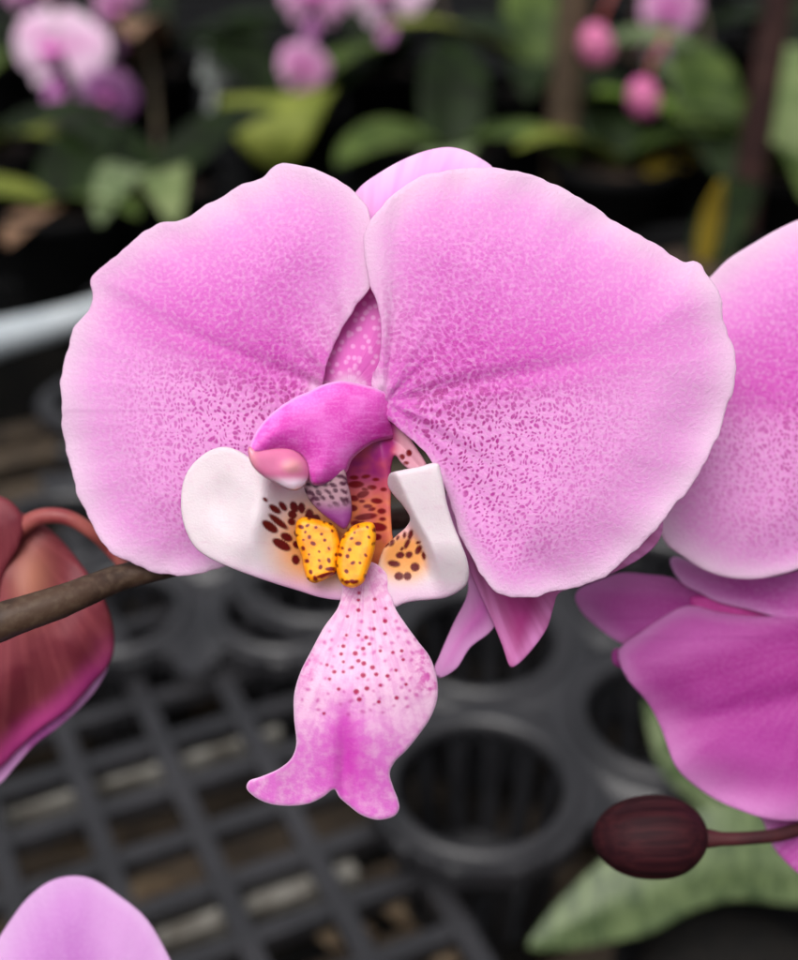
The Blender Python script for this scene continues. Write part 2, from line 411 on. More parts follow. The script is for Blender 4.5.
def throat_material():
    s = M('lip_throat'); o = s.attr('pc', True); n1 = s.noise(o, 5, 2)
    col = s.mix(s.attr('orange'), lin(134, 30, 102), lin(200, 112, 66)); col = s.mix(s.ramp(n1, .35, .7, 0, .7), col, lin(176, 66, 86))
    col = s.mix(s.attr('patch'), col, lin(204, 150, 164))
    col = s.mix(s.attr('spot'), col, lin(104, 6, 16))
    return s.done(col, 0.5, s.bump(n1, .3, .0006), 0.25)
def keel_material():
    s = M('lip_keel_purple'); o = s.attr('pc', True)
    col = s.mix(s.attr('tip'), lin(150, 112, 124), lin(124, 48, 112))
    col = s.mix(s.attr('spot'), col, lin(62, 10, 40))
    return s.done(col, 0.4, s.bump(s.noise(o, 20, 2), .2, .0003), 0.35)
def lip_material():
    s = M('lip_midlobe'); o = s.attr('pc', True); vn = s.noise(s.attr('vein', True), 1.0, 3, 0.6); n2 = s.noise(o, 40, 2); n3 = s.noise(o, 9, 3, 0.6)
    col = s.mix(s.ramp(s.math('ADD', s.math('MULTIPLY', vn, .55), s.math('MULTIPLY', n3, .45)), 0.40, 0.62), lin(230, 188, 216), lin(216, 156, 200))
    mot = s.math('MULTIPLY', s.attr('tails'), s.ramp(n3, 0.3, 0.65, 0.45, 1.0))
    col = s.mix(mot, col, lin(212, 98, 196))
    col = s.mix(s.math('MULTIPLY', s.attr('streak'), s.ramp(vn, .25, .7, 1, .7)), col, lin(204, 48, 180))
    col = s.mix(s.math('MULTIPLY', s.attr('cheek'), s.ramp(s.noise(o, 11, 2, .6), .42, .62, .1, .9)), col, lin(198, 78, 164))
    col = s.mix(s.ramp(s.attr('ed'), 0, 2.6, 0.6, 0), col, lin(240, 210, 236))
    col = s.mix(s.math('MULTIPLY', s.attr('faint'), 0.75), col, lin(184, 62, 148))
    col = s.mix(s.attr('spot'), col, lin(160, 12, 76))
    return s.done(col, 0.42, s.bump(s.math('ADD', s.math('MULTIPLY', vn, .5), s.math('MULTIPLY', n2, .35)), 0.3, 0.0005), 0.3, trans=0.2, sheen=.1)
MAT_SEPAL, MAT_DORSAL, MAT_COLUMN, MAT_CAP, MAT_LOBE, MAT_CALLUS, MAT_THROAT, MAT_KEEL, MAT_LIP = (f() for f in
    (sepal_material, dorsal_material, column_material, cap_material, lobe_material, callus_material, throat_material, keel_material, lip_material))

def plain(name, c1, c2, scale, rough=0.5, bumpd=0.0, detail=3, spec=0.3, trans=0.0, lo=0.35, hi=0.65, sheen=0):
    s = M(name); n1 = s.noise(s.obj(), scale, detail, 0.6)
    nm = s.bump(n1, 0.5, bumpd) if bumpd else None
    return s.done(s.mix(s.ramp(n1, lo, hi), c1, c2), rough, nm, spec, trans=trans, sheen=sheen)
MAT_STEM = (lambda s: s.done(s.mix(s.ramp(s.noise(s.obj(), 900, 3), .4, .7, 0, .6), s.mix(s.ramp(s.noise(s.obj(), 120, 2), .4, .6), lin(50, 34, 25), lin(68, 49, 37)), lin(84, 68, 54)), 0.55, s.bump(s.noise(s.obj(), 700, 3), .3, .0003), .3))(M('spike_stem_bark'))
MAT_PEDICEL = plain('pedicel_skin', lin(128, 54, 58), lin(152, 82, 76), 150, .45)
MAT_MAROON = plain('pedicel_maroon', lin(48, 16, 22), lin(66, 26, 30), 150, .6)
MAT_PLASTIC = plain('black_tray_plastic', lin(28, 28, 31), lin(45, 44, 47), 22, .36, 0, spec=.5, lo=.3, hi=.72, detail=6)
MAT_CUP = plain('pot_cup_plastic', lin(24, 24, 27), lin(34, 34, 37), 60, .5, 0, spec=.3)
MAT_POT = plain('black_pot_plastic', lin(8, 8, 9), lin(14, 14, 15), 30, .7, 0, spec=.08)
MAT_SLAT = plain('bench_slat_grey', lin(138, 136, 130), lin(84, 80, 74), 45, .5)
MAT_WOOD = plain('bench_slat_brown', lin(80, 68, 55), lin(52, 44, 36), 30, .7)
MAT_RAIL = plain('white_pipe_plastic', lin(180, 186, 190), lin(160, 168, 174), 20, .35, 0, spec=.5)
MAT_SOIL = plain('bark_mix', lin(70, 54, 42), lin(36, 28, 22), 160, .9, .003)
MAT_FLOOR = plain('weed_mat_floor', lin(12, 12, 12), lin(24, 22, 19), 12, .9, spec=.05)
MAT_STAKE = plain('stake_brown', lin(66, 44, 40), lin(44, 26, 26), 40, .6)
MAT_CANE = plain('cane_tan', lin(92, 76, 60), lin(66, 54, 44), 40, .6)

# ------------------------------------------------------------------ setting: floor
bm = bmesh.new(); box(bm, (0, 0, -0.80), (200, 0, 0), (0, 200, 0), (0, 0, 0.02)); floor_o = bm_done('floor', bm, MAT_FLOOR); floor_o['kind'] = 'structure'

# directions of the bench lattice, read off the photograph's perspective
_A = on_plane(250, 906) - on_plane(142, 664); DA = Vector((_A.x, _A.y, 0)).normalized(); DB = Vector((-DA.y, DA.x, 0))     # DA towards the viewer, DB to the right
if DB.x < 0: DB = -DB

def bench():
    o = on_plane(140, 780, -0.050)
    t = thing('greenhouse_bench', 'slatted greenhouse bench under the black plant trays', 'bench', o)
    for k in range(-9, 14):
        c = on_plane(120, 772, -0.050) - o + DA * (k * 0.0335)
        bright = False
        bm = bmesh.new(); box(bm, c + DB * 0.15 + Vector((0, 0, -0.003 * (k % 2))), DB * 1.0, DA * (0.0085 if bright else 0.0075), Vector((0, 0, 0.005)))
        bm_done('slat', bm, MAT_SLAT if bright else MAT_WOOD, t, bevel=0.0012)
    for (x, y) in ((135, 768), (262, 897)):
        c = on_plane(x, y, -0.011) - o; c = c - DB * (c.dot(DB)) + DB * ((on_plane(142, 700) - o).dot(DB) - 0.098)
        bm = bmesh.new(); box(bm, c, DB * 0.145, DA * 0.0075, Vector((0, 0, 0.004))); bm_done('pale_strip', bm, MAT_SLAT, t, bevel=.001)
    for k in (-0.6, 0.15, 0.9):
        bm = bmesh.new(); box(bm, DB * k + Vector((0, 0, -0.035)), DB * 0.02, DA * 0.5, Vector((0, 0, 0.018))); bm_done('bearer', bm, MAT_WOOD, t)
    for k in (-0.6, 0.9):
        for q in (-0.4, 0.42):
            bm = bmesh.new(); box(bm, DB * k + DA * q + Vector((0, 0, -0.40)), DB * 0.022, DA * 0.022, Vector((0, 0, 0.345))); bm_done('leg', bm, MAT_WOOD, t)
bench()

def lattice_tray():
    o = on_plane(142, 750); o.z = 0
    t = thing('lattice_tray', 'black plastic lattice tray lying on the bench at lower left', 'plant tray', o)
    nA, nB = 0.245, 0.136
    e0 = on_plane(142, 700) - o; e0.z = 0
    off = e0 - DA * (e0.dot(DA))
    # long bars towards the viewer
    bm = bmesh.new()
    for k in range(-6, 3):
        box(bm, DB * (k * 0.0327) + off + DA * 0.04, DB * 0.0038, DA * nA, Vector((0, 0, 0.0036)))
    bm_done('long_bar', bm, MAT_PLASTIC, t, bevel=0.0012)
    bm = bmesh.new()
    for k in range(-7, 11):
        box(bm, DA * (k * 0.0248) + off - DB * 0.0655 + Vector((0, 0, -0.0012)), DB * nB, DA * 0.0034, Vector((0, 0, 0.0034)))
    bm_done('cross_bar', bm, MAT_PLASTIC, t, bevel=0.001)
lattice_tray()

def pot_tray(name, label, centres, rad, depth, wall, loc):
    t = thing(name, label, 'plant tray', loc)
    C = np.array([(c.x - loc.x, c.y - loc.y) for c in centres]); h = 0.0022
    lo, hi = C.min(0) - rad - wall, C.max(0) + rad + wall
    xs, ys = np.arange(lo[0], hi[0] + h, h), np.arange(lo[1], hi[1] + h, h)
    X, Y = np.meshgrid(xs, ys); d = np.min(np.hypot(X[..., None] - C[:, 0], Y[..., None] - C[:, 1]), -1)
    d2 = np.sort(np.hypot(X[..., None] - C[:, 0], Y[..., None] - C[:, 1]), -1)
    web = (d2[..., 1] if d2.shape[-1] > 1 else d) < rad * 1.95
    keep = (d > rad - 0.001) & ((d < rad + wall) | web)
    Z = 0.004 * np.exp(-((d - rad - wall * 0.6) / (wall * 0.7)) ** 2)
    bm = bmesh.new(); top = {}
    def vv(i, j):
        if (i, j) not in top: top[(i, j)] = bm.verts.new((xs[j], ys[i], Z[i, j]))
        return top[(i, j)]
    for i in range(len(ys) - 1):
        for j in range(len(xs) - 1):
            if keep[i, j] and keep[i + 1, j] and keep[i, j + 1] and keep[i + 1, j + 1]:
                bm.faces.new((vv(i, j), vv(i, j + 1), vv(i + 1, j + 1), vv(i + 1, j)))
    ex = bmesh.ops.extrude_face_region(bm, geom=bm.faces[:])
    bmesh.ops.translate(bm, verts=[v for v in ex['geom'] if isinstance(v, bmesh.types.BMVert)], vec=(0, 0, -0.008))
    bm_done('plate', bm, MAT_PLASTIC, t, sm=False)
    # one cup per hole: rolled rim, ribs with gaps between them, bottom ring
    prof = [(rad + 0.0035 * math.cos(a), 0.001 + 0.0045 * math.sin(a)) for a in np.linspace(-2.2, 3.8, 14)]
    rim = lathe_mesh('cup_rim', prof, 48)
    bm = bmesh.new(); nrib = 14
    for k in range(nrib):
        a = 2 * math.pi * k / nrib; u, v = Vector((math.cos(a), math.sin(a), 0)), Vector((-math.sin(a), math.cos(a), 0))
        ax = Vector((0, 0, -depth / 2)) - u * rad * 0.09
        box(bm, u * rad * 0.90 + Vector((0, 0, -depth / 2 - 0.004)), ax, v * rad * 0.115, u * 0.0012)
    bmesh.ops.recalc_face_normals(bm, faces=bm.faces)
    rib = bpy.data.meshes.new('cup_rib'); bm.to_mesh(rib); bm.free()
    base = lathe_mesh('cup_base', [(rad * .84, -depth), (rad * .84, -depth - .004), (rad * .18, -depth - .004), (rad * .18, -depth), (rad * .84, -depth)], 40)
    for me in (rim, rib, base): me.materials.append(MAT_PLASTIC if me is rim else MAT_CUP)
    for c in centres:
        p = c - loc
        for nm, me in (('cup_rim', rim), ('cup_wall', rib), ('cup_base', base)):
            o = bpy.data.objects.new(nm, me); COL.objects.link(o); o.parent = t; o.location = (p.x, p.y, 0.001)
    return t
def hexlat(c, d, ang, cells):
    a = Vector((math.cos(math.radians(ang)), math.sin(math.radians(ang)), 0)) * d
    b = Vector((math.cos(math.radians(ang - 60)), math.sin(math.radians(ang - 60)), 0)) * d
    return [c + a * i + b * j for i, j in cells]
c0 = on_plane(480, 792, 0.012)
pot_tray('pot_tray', 'black carrier tray of round pot holes right of the lattice', hexlat(c0, 0.0795, 86.5, [(0, 0), (1, 0), (0, 1), (1, 1), (0, 2), (1, 2), (2, 0), (2, -1), (2, 1), (1, 3), (0, 3)]), 0.0325, 0.05, 0.0085, c0)
c1 = on_plane(285, 615, 0.010)
pot_tray('pot_tray', 'black carrier tray of round holes left behind the big flower', hexlat(c1, 0.0700, 121.6, [(0, 0), (1, 0), (2, 0), (2, 1), (1, 1), (3, 0), (3, 1), (1, -1), (2, -1), (3, 2), (2, 2), (4, 1)]), 0.0275, 0.05, 0.0075, c1)

# ------------------------------------------------------------------ the front flower
LP = [(283,163),(310,168),(333,177),(356,193),(370,216),(375,250),(370,289),(353,310),(337,340),(327,365),(323,386),(340,398),(372,408),(378,425),(368,445),(345,475),(300,530),(250,556),(222,566),(205,573),(185,576),(165,574),(148,570),(128,562),(107,548),(92,525),(79,496),(68,458),(62,420),(61,388),(64,362),(69,345),(73,328),(84,318),(91,304),(92,292),(90,284),(95,273),(113,259),(125,247),(137,237),(150,229),(160,222.5),(172,221.5),(185,218.5),(200,209),(220,198),(238,186),(254,181),(265,176),(273,167)]
RP = [(371,289),(366,262),(363,240),(368,225),(382,206),(398,190),(426,175),(455,169),(492,168),(514,170),(536,177),(569,191),(601,212),(634,232),(667,251),(686,262.5),(693,261.5),(700,265),(711,280),(721,295),(722.5,308),(722,320),(728,333),(734,346),(735.5,362),(734,385),(725,415),(712,449),(698,476),(682,497),(664,520),(643,543),(621,564),(596,581),(582,586),(570,589.5),(549,592),(530,598),(511,597.5),(494,590),(481,574),(468,552),(456,523),(447,494),(440,475),(427,456),(410,438),(393,424),(381,412),(374,398),(372,382),(378,362),(381,340),(380,315),(376,300)]
DS = [(348,205),(360,187),(379,173),(402,160),(425,151),(448,147),(464,150),(480,158),(494,169),(503,200),(485,260),(450,320),(415,365),(385,392),(352,400),(326,392),(318,378),(324,345),(334,290),(342,240)]
CO = [(322,385),(310,391),(298,396),(284,404),(271,414),(260,426),(253,438),(249.5,449),(253,455),(262,454.5),(275,452),(288,452.5),(299,456),(305.5,464),(308,476),(313,485),(328,484),(346,473),(352,460),(364,449),(376,442),(388,439),(400,436),(412,424),(402,402),(375,388),(360,384),(341,381)]
CA = [(249,447),(258,449),(275,447),(292,448),(306,460),(309.5,474),(305,485),(296,490.5),(287,489),(276,483),(264,477),(254,468),(249,458)]
KE = [(304,478),(325,470),(343,468),(348,484),(351.5,500),(351,519),(345,529),(333,522),(318,510),(307,496)]
TH = [(340,440),(362,420),(384,412),(400,424),(414,444),(427,465),(430,476),(416,474),(402,464),(395,456),(391.5,466),(391.5,485),(391,505),(392,530),(394,552),(384,572),(368,582),(352,575),(340,545),(336,520),(340,480)]
LL = [(181,501),(183,483),(189,469),(200,457),(212,449.5),(221,447),(230,447.5),(241,452),(252,459),(270,470),(292,482),(318,488),(340,500),(352,530),(356,565),(360,592),(350,600),(336,600),(318,597),(299,591),(276,584),(258,578),(244,573),(224,565),(206,556),(195,547),(186,531),(181.5,513)]
RL = [(388,478),(390,473.5),(402,470),(418,467),(433,463),(438.5,464),(441,472),(443.5,483),(447,503),(453,523),(461,543),(467,559),(469,573),(466,585),(458,592),(445,598),(429,600),(413,601.5),(403,604),(394,607.5),(386,598),(380,582),(378,566),(384,548),(396,536),(406,527),(410,519),(403,506),(392,493),(388,486)]
CL = [(297,521),(303,517),(313,518.5),(324,521),(334,525),(339,537),(340,550),(338,562),(336,573),(328,578),(315,583),(308,580),(304,570),(302,557),(297,543),(295.5,530)]
CR = [(338,553),(342,538),(350,527.5),(362,522.5),(373,523),(376,534),(374,552),(368,571),(363,583),(352,588),(342,584),(336.5,571)]
ML = [(340,572),(356,562),(372,562),(386,572),(391,590),(395,607),(405,623),(418,641),(430,657),(437,678),(437.5,698),(431,717),(419,735),(406,751),(395,762),(390,773),(393,786),(398,799),(399.5,808),(396,815),(389,818.5),(377,820),(362,815.5),(349,806),(339,797),(335,790),(332.5,790),(324,796.5),(308,804),(286,806),(268,803.5),(254,796.5),(246.5,788),(249,781),(261,776.5),(279,768.5),(291,758.5),(296,745),(294,718),(294,695),(300,673),(311,651),(324,627),(338,607),(342,590)]
S1 = [(440,455),(450,490),(462,545),(470,572),(478,590),(491,618),(502,645),(511,667.5),(517,665),(531,651),(547,628),(554,605),(558,594),(590,582),(615,572),(636,561),(651,550),(659,540),(663,526),(655,490),(620,450),(540,425),(470,425)]
S2 = [(445,500),(462,560),(468,590),(453,624),(440,654),(434,671),(438,678),(456,669),(470,648),(492,630),(505,600),(500,560),(480,500),(460,470)]

LEFT_SPOTS = [(c[0] / 6 + 230, c[1] / 6 + 440, c[2] / 10.4, c[3] / 10.8, c[4]) for c in [(212,358,32,20,40),(270,415,74,36,35),(318,398,60,34,50),(290,490,125,36,38),(240,520,98,48,36),(385,402,62,44,65),(430,408,58,40,85),(375,448,50,44,30),(370,490,44,40,40),(478,458,80,50,85),(340,583,68,44,28),(310,628,108,50,30),(400,628,46,38,40),(395,718,54,44,75),(520,470,44,40,60),(400,560,30,26,60)]]
RIGHT_SPOTS = [(c[0] / 5.05 + 350, c[1] / 5.05 + 430, c[2] / 9, c[3] / 9, c[4]) for c in [(253,632,40,30,-10),(298,630,34,30,-30),(346,605,46,27,-60),(372,635,38,18,80),(328,692,42,40,0),(222,675,58,30,10),(247,738,42,38,0),(290,738,36,38,0),(288,575,52,22,-65),(305,530,50,22,-75),(180,580,44,20,-15),(212,570,36,20,-60),(240,545,26,16,-60),(275,530,30,16,-80),(345,568,24,14,-20),(262,600,20,14,-60)]]
THROAT_SPOTS = [(c[0] / 5.05 + 350, c[1] / 5.05 + 430, c[2] / 8.6, c[3] / 9, c[4]) for c in [(30,275,70,32,0),(65,325,58,30,-20),(135,358,52,26,5),(110,290,42,22,0),(20,345,42,28,10),(80,438,100,30,-8),(160,410,38,26,0),(140,490,80,40,5),(15,395,40,30,0),(135,540,42,30,0),(30,470,44,24,0),(90,385,40,20,0),(170,300,30,18,0),(30,520,40,26,0),(75,300,30,16,10),(110,400,34,18,-10),(60,470,30,18,0),(165,450,30,18,0),(100,520,34,20,0),(60,360,28,16,0),(20,240,40,20,0),(80,235,40,18,-10),(130,250,30,16,0)]]
TOP_SPOTS = [(402,457,3,3,0),(409,453,3,3.5,0),(406,463,3,2,0)]
KEEL_SPOTS = [(304 + i * 8.2 + (j % 2) * 4 + rnd.uniform(-2, 2), 478 + j * 7 + rnd.uniform(-2, 2), rnd.uniform(2.6, 4.6), rnd.uniform(1.7, 2.4), rnd.uniform(10, 60)) for j in range(6) for i in range(6)]
def scatter(pts, n, mind, r0, r1, el=1.0):
    poly = catmull(pts, 4); lo, hi = poly.min(0), poly.max(0); out = []
    for _ in range(6000):
        q = np.array([rnd.uniform(lo[0], hi[0]), rnd.uniform(lo[1], hi[1])])
        if not inside(q[None], poly)[0] or any(math.hypot(q[0] - o[0], q[1] - o[1]) < mind for o in out): continue
        r = rnd.uniform(r0, r1); out.append((q[0], q[1], r * rnd.uniform(1, el), r, rnd.uniform(0, 180)))
        if len(out) >= n: break
    return out
CAL_SPOTS_L = scatter(CL, 30, 6.4, 1.2, 2.2, 1.6) + [(326, 575, 11, 2.2, -14), (331, 569, 6, 2.2, 0)]
CAL_SPOTS_R = scatter(CR, 22, 6.4, 1.2, 2.2, 1.6) + [(347, 582, 3.4, 2, 0), (355, 582, 4, 2, -15)]
LIP_SPOTS = [(x / 3.192 + 230, y / 3.192 + 560, r * 1.12, r, 0) for x, y, r in [(410,240,1.6),(435,247,2),(400,298,2.4),(425,283,2),(410,322,2),(427,330,2.3),(362,275,2),(355,300,1.8),(362,325,1.5),(333,357,2),(362,357,1.6),(390,343,1.8),(425,368,2.5),(455,343,2.3),(467,365,2),(480,290,1.6),(503,370,2),(437,410,2.3),(403,420,2.6),(413,445,2.3),(347,412,1.8),(475,453,1.9),(480,400,1.6),(532,440,2),(562,397,1.6),(553,318,1.6),(520,295,1.6),(548,290,1.7),(530,352,1.6),(410,160,2),(460,165,1.8),(497,155,1.6),(460,220,1.8),(495,195,2.2),(495,235,1.8),(412,105,1.6),(462,125,1.8),(410,128,1.7),(445,268,1.8),(318,380,1.6),(300,490,1.6),(310,335,1.5),(372,240,1.5),(375,180,1.5)]]
LIP_FAINT = [(x, y, r * rnd.uniform(1, 1.6), r, rnd.uniform(-60, 60)) for (x, y, r, _, _) in scatter([(325,630),(400,620),(428,670),(425,705),(300,705),(305,665)], 70, 7, 1.0, 1.9)]

def build_flower(root, mp, main=True, st=4.0, mats=None):
    pm = mats or MAT_PETAL
    wav = lambda x, y, ed, cx, cy, a, k, ph: a * np.sin(k * np.arctan2(y - cy, x - cx) + ph) * sstep(70, 0, ed)
    zl = lambda x, y, ed: 8 - 0.10 * (x - 385) + 16 * sstep(80, 0, ed) * sstep(350, 200, x) - 10 * sstep(0, 150, ed) + wav(x, y, ed, 365, 410, 3.0, 9, 0.4) + wav(x, y, ed, 365, 410, 1.5, 23, 1.0) + 4 * np.exp(-((y - 408 + (365 - x) * 0.42) / 9) ** 2) * sstep(300, 60, 365 - x)
    zr = lambda x, y, ed: -4 - 0.06 * (x - 385) + 13 * sstep(80, 0, ed) * sstep(420, 560, x) - 11 * sstep(0, 150, ed) + wav(x, y, ed, 385, 400, 3.0, 9, 1.4) + wav(x, y, ed, 385, 400, 1.6, 25, 0.3) + 4 * np.exp(-((y - 400 + (x - 385) * 0.19) / 9) ** 2) * sstep(320, 60, x - 385)
    sheet('petal', LP, mp, pm, root, zl, 2.2, 3.0, st, petal_fields((366, 412), (70, 300), up=-1.0, claw=(314, 392)), ruffle=.75)
    sheet('petal', RP, mp, pm, root, zr, 2.2, 3.0, st, petal_fields((384, 402), (733, 335), up=1.0, claw=(379, 384)), ruffle=.75)
    sheet('dorsal_sepal', DS, mp, MAT_DORSAL, root, lambda x, y, ed: 24 + 0.06 * (400 - y) + 8 * sstep(60, 0, ed), 2.2, 3.0, st, simple_fields(348, 392))
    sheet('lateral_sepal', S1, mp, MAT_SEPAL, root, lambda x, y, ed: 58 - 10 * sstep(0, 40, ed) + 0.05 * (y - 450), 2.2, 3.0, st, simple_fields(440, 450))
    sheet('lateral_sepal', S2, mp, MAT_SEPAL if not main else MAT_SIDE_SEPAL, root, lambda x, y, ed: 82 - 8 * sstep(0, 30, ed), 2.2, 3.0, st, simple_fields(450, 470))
    zc = lambda x, y, ed: -3 + 26 * sstep(376, 410, x) - 0.42 * np.clip(392 - x, -20, 200) - 0.0006 * np.clip(392 - x, 0, 200) ** 2
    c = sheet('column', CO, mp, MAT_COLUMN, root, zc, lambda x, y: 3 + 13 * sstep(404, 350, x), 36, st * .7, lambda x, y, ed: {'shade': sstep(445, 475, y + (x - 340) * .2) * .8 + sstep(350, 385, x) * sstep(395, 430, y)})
    zk = lambda x, y, ed: -8 - 0.42 * np.clip(392 - x, -20, 200) - 0.0006 * np.clip(392 - x, 0, 200) ** 2 + 3
    def capf(x, y, ed):
        d = np.hypot((x - 292) / 13, (y - 466) / 9)
        return dict(cream=.8 * sstep(1.2, .3, d) + sstep(262, 250, x) * .6, whiten=sstep(474, 484, y))
    sheet('anther_cap', CA, mp, MAT_CAP, c, lambda x, y, ed: zk(x, y, ed) - 5 * np.exp(-(((x - 292) / 11) ** 2 + ((y - 466) / 8) ** 2)), 9, 13, st * .5, capf)
    zm = lambda x, y, ed: -4 - 34 * sstep(585, 700, y) + 14 * sstep(720, 810, y) - 14 * np.clip(1 - ((x - (366 - 0.06 * (y - 600))) / 62) ** 2, -.6, 1) * sstep(590, 640, y) + 8 * np.exp(-((x - 345) / 9) ** 2) * sstep(690, 770, y) + 10 * sstep(300, 255, x) * sstep(740, 780, y)
    spf, fnf = spot_field(LIP_SPOTS), spot_field(LIP_FAINT, 2.4)
    def lf(x, y, ed):
        d = simple_fields(365, 560)(x, y, ed)
        cx = 346 + 2 * np.sin(y / 20); hw = 7 + 24 * sstep(690, 800, y) + 2.5 * np.sin(y / 5.0 + x / 9)
        d.update(spot=spf(x, y), faint=fnf(x, y), streak=np.exp(-((x - cx) / hw) ** 2) * sstep(690, 725, y) * sstep(830, 760, y),
                 tails=sstep(690, 760, y + 25 * sstep(40, 0, np.abs(x - 346)) - 20 * sstep(385, 430, x)) * .85, cheek=(sstep(330, 300, x) * sstep(700, 660, y) * sstep(625, 650, y) + sstep(400, 428, x) * sstep(705, 680, y) * sstep(615, 650, y)) + 0.5 * sstep(625, 590, y))
        return d
    lip = sheet('lip', ML, mp, MAT_LIP, root, zm, 3.2, 4.5, st * .32, lf)
    ls = spot_field(LEFT_SPOTS)
    def llf(x, y, ed):
        d = np.hypot((x - 318) / 62, (y - 545) / 62)
        return dict(spot=ls(x, y), orange=sstep(1.05, .3, d), blush_shade=.55 * sstep(575, 600, y + (330 - x) * .12) + .25 * sstep(22, 0, ed) * sstep(530, 580, y))
    zll = lambda x, y, ed: -4 - 26 * sstep(315, 250, x) + 10 * sstep(235, 185, x) + 8 * np.exp(-(((x - 318) / 34) ** 2 + ((y - 545) / 30) ** 2)) - 11 * np.exp(-(((x - 262 + (y - 500) * .3) / 17) ** 2)) * sstep(580, 510, y) + 9 * np.exp(-(((x - 222) / 22) ** 2 + ((y - 500) / 34) ** 2)) + 4 * sstep(30, 0, ed)
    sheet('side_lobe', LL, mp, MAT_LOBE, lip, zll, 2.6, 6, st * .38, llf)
    rs = spot_field(RIGHT_SPOTS)
    def rside(x, y):       # signed distance to the fold; >0 on the raised white blade
        fx = np.interp(y, [460, 517, 540, 560, 580, 610], [380, 406, 419, 427, 433, 436]); return x - fx
    def rlf(x, y, ed):
        b = rside(x, y); d = np.hypot((x - 404) / 34, (y - 555) / 34)
        return dict(spot=rs(x, y) * (b < 2), orange=sstep(1.15, .4, d) * sstep(5, -4, b), blush_shade=.45 * sstep(572, 600, y) + .3 * sstep(545, 530, y) * sstep(4, -6, b))
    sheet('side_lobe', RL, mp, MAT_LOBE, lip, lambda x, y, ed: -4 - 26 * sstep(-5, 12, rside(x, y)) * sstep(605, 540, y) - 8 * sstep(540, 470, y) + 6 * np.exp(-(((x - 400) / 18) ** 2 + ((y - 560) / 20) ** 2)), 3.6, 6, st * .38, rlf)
    cl, cr = spot_field(CAL_SPOTS_L, 1), spot_field(CAL_SPOTS_R, 1)
    sheet('callus', CL, mp, MAT_CALLUS, lip, lambda x, y, ed: -20 - 0.12 * (y - 550), 9, 8, st * .28, lambda x, y, ed: {'spot': cl(x, y)})
    sheet('callus', CR, mp, MAT_CALLUS, lip, lambda x, y, ed: -24 - 0.12 * (y - 550), 9, 8, st * .28, lambda x, y, ed: {'spot': cr(x, y)})
    tsf = spot_field(THROAT_SPOTS + TOP_SPOTS)
    sheet('throat', TH, mp, MAT_THROAT, lip, lambda x, y, ed: 5 + 12 * sstep(0, 22, ed) - 14 * sstep(490, 440, y) * sstep(394, 380, x), 3, 8, st * .3, lambda x, y, ed: dict(spot=tsf(x, y), orange=sstep(468, 512, y) , patch=.85 * sstep(392, 402, x)))
    ksf = spot_field(KEEL_SPOTS)
    sheet('keel', KE, mp, MAT_KEEL, lip, lambda x, y, ed: -30 + 0 * x, 5, 10, st * .4, lambda x, y, ed: dict(spot=ksf(x, y) * sstep(512, 500, y), tip=sstep(496, 516, y)))

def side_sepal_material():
    s = M('orchid_sepal_pale_pink'); vn = s.noise(s.attr('vein', True), 1.0, 2)  # paler pink sepal, lightest along its rim
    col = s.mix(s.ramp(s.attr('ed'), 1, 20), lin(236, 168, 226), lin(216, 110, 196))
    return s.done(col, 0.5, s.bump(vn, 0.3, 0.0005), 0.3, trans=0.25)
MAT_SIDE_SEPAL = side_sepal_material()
main_map = flower_map(D0)
froot = thing('orchid_flower', 'large pink orchid flower with spotted petals and yellow lip, facing forward in the middle', 'flower', main_map(385, 400, 0))
build_flower(froot, main_map)

# ------------------------------------------------------------------ right neighbour, upper
mp2 = flower_map(0.181)
r2 = thing('orchid_flower', 'pink orchid flower cut by the right edge behind the big flower', 'flower', mp2(900, 420, 0))
NP = [(640,400),(652,345),(680,305),(697,288),(710,277),(727,260),(752,244),(777,229.5),(800,219),(840,206),(890,215),(915,260),(920,330),(915,385),(918,420),(890,470),(850,535),(798,569),(777,575),(756,579),(727,577.5),(702,569),(685,558),(668,546),(661,535),(648,500),(638,450)]
sheet('petal', NP, mp2, petal_material('orchid_petal_neighbour', pat=.8), r2, lambda x, y, ed: 0.04 * (900 - x) + 10 * sstep(70, 0, ed) - 8 * sstep(0, 120, ed) + 3 * sstep(90, 0, ed) * np.sin(np.arctan2(y - 410, x - 915) * 9), 2.2, 3, 5, petal_fields((916, 402), (650, 392), up=-1))
NP2 = [(1830 - x, y - 6 * math.sin(y / 60)) for x, y in NP]
sheet('petal', NP2, mp2, MAT_PETAL, r2, lambda x, y, ed: 8 + 0.04 * (x - 930), 2.2, 3, 8, petal_fields((914, 402), (1180, 392), up=1))
sheet('dorsal_sepal', [(x + 530, y + 10) for x, y in DS], mp2, MAT_DORSAL, r2, lambda x, y, ed: 34 + 0 * x, 2.2, 3, 8, simple_fields(880, 400))
c2 = sheet('column', [(x + 562, y + 5) for x, y in CO], mp2, MAT_COLUMN, r2, lambda x, y, ed: -20 - 0.3 * (945 - x), 20, 30, 6, lambda x, y, ed: {'shade': 0 * x})
lip2 = sheet('lip', [(x + 575, y) for x, y in ML], mp2, MAT_LIP, r2, lambda x, y, ed: -10 + 0 * x, 3, 4.5, 6, lambda x, y, ed: dict(simple_fields(905, 560)(x, y, ed), spot=0 * x, faint=0 * x, streak=0 * x, tails=sstep(690, 760, y), cheek=0 * x))

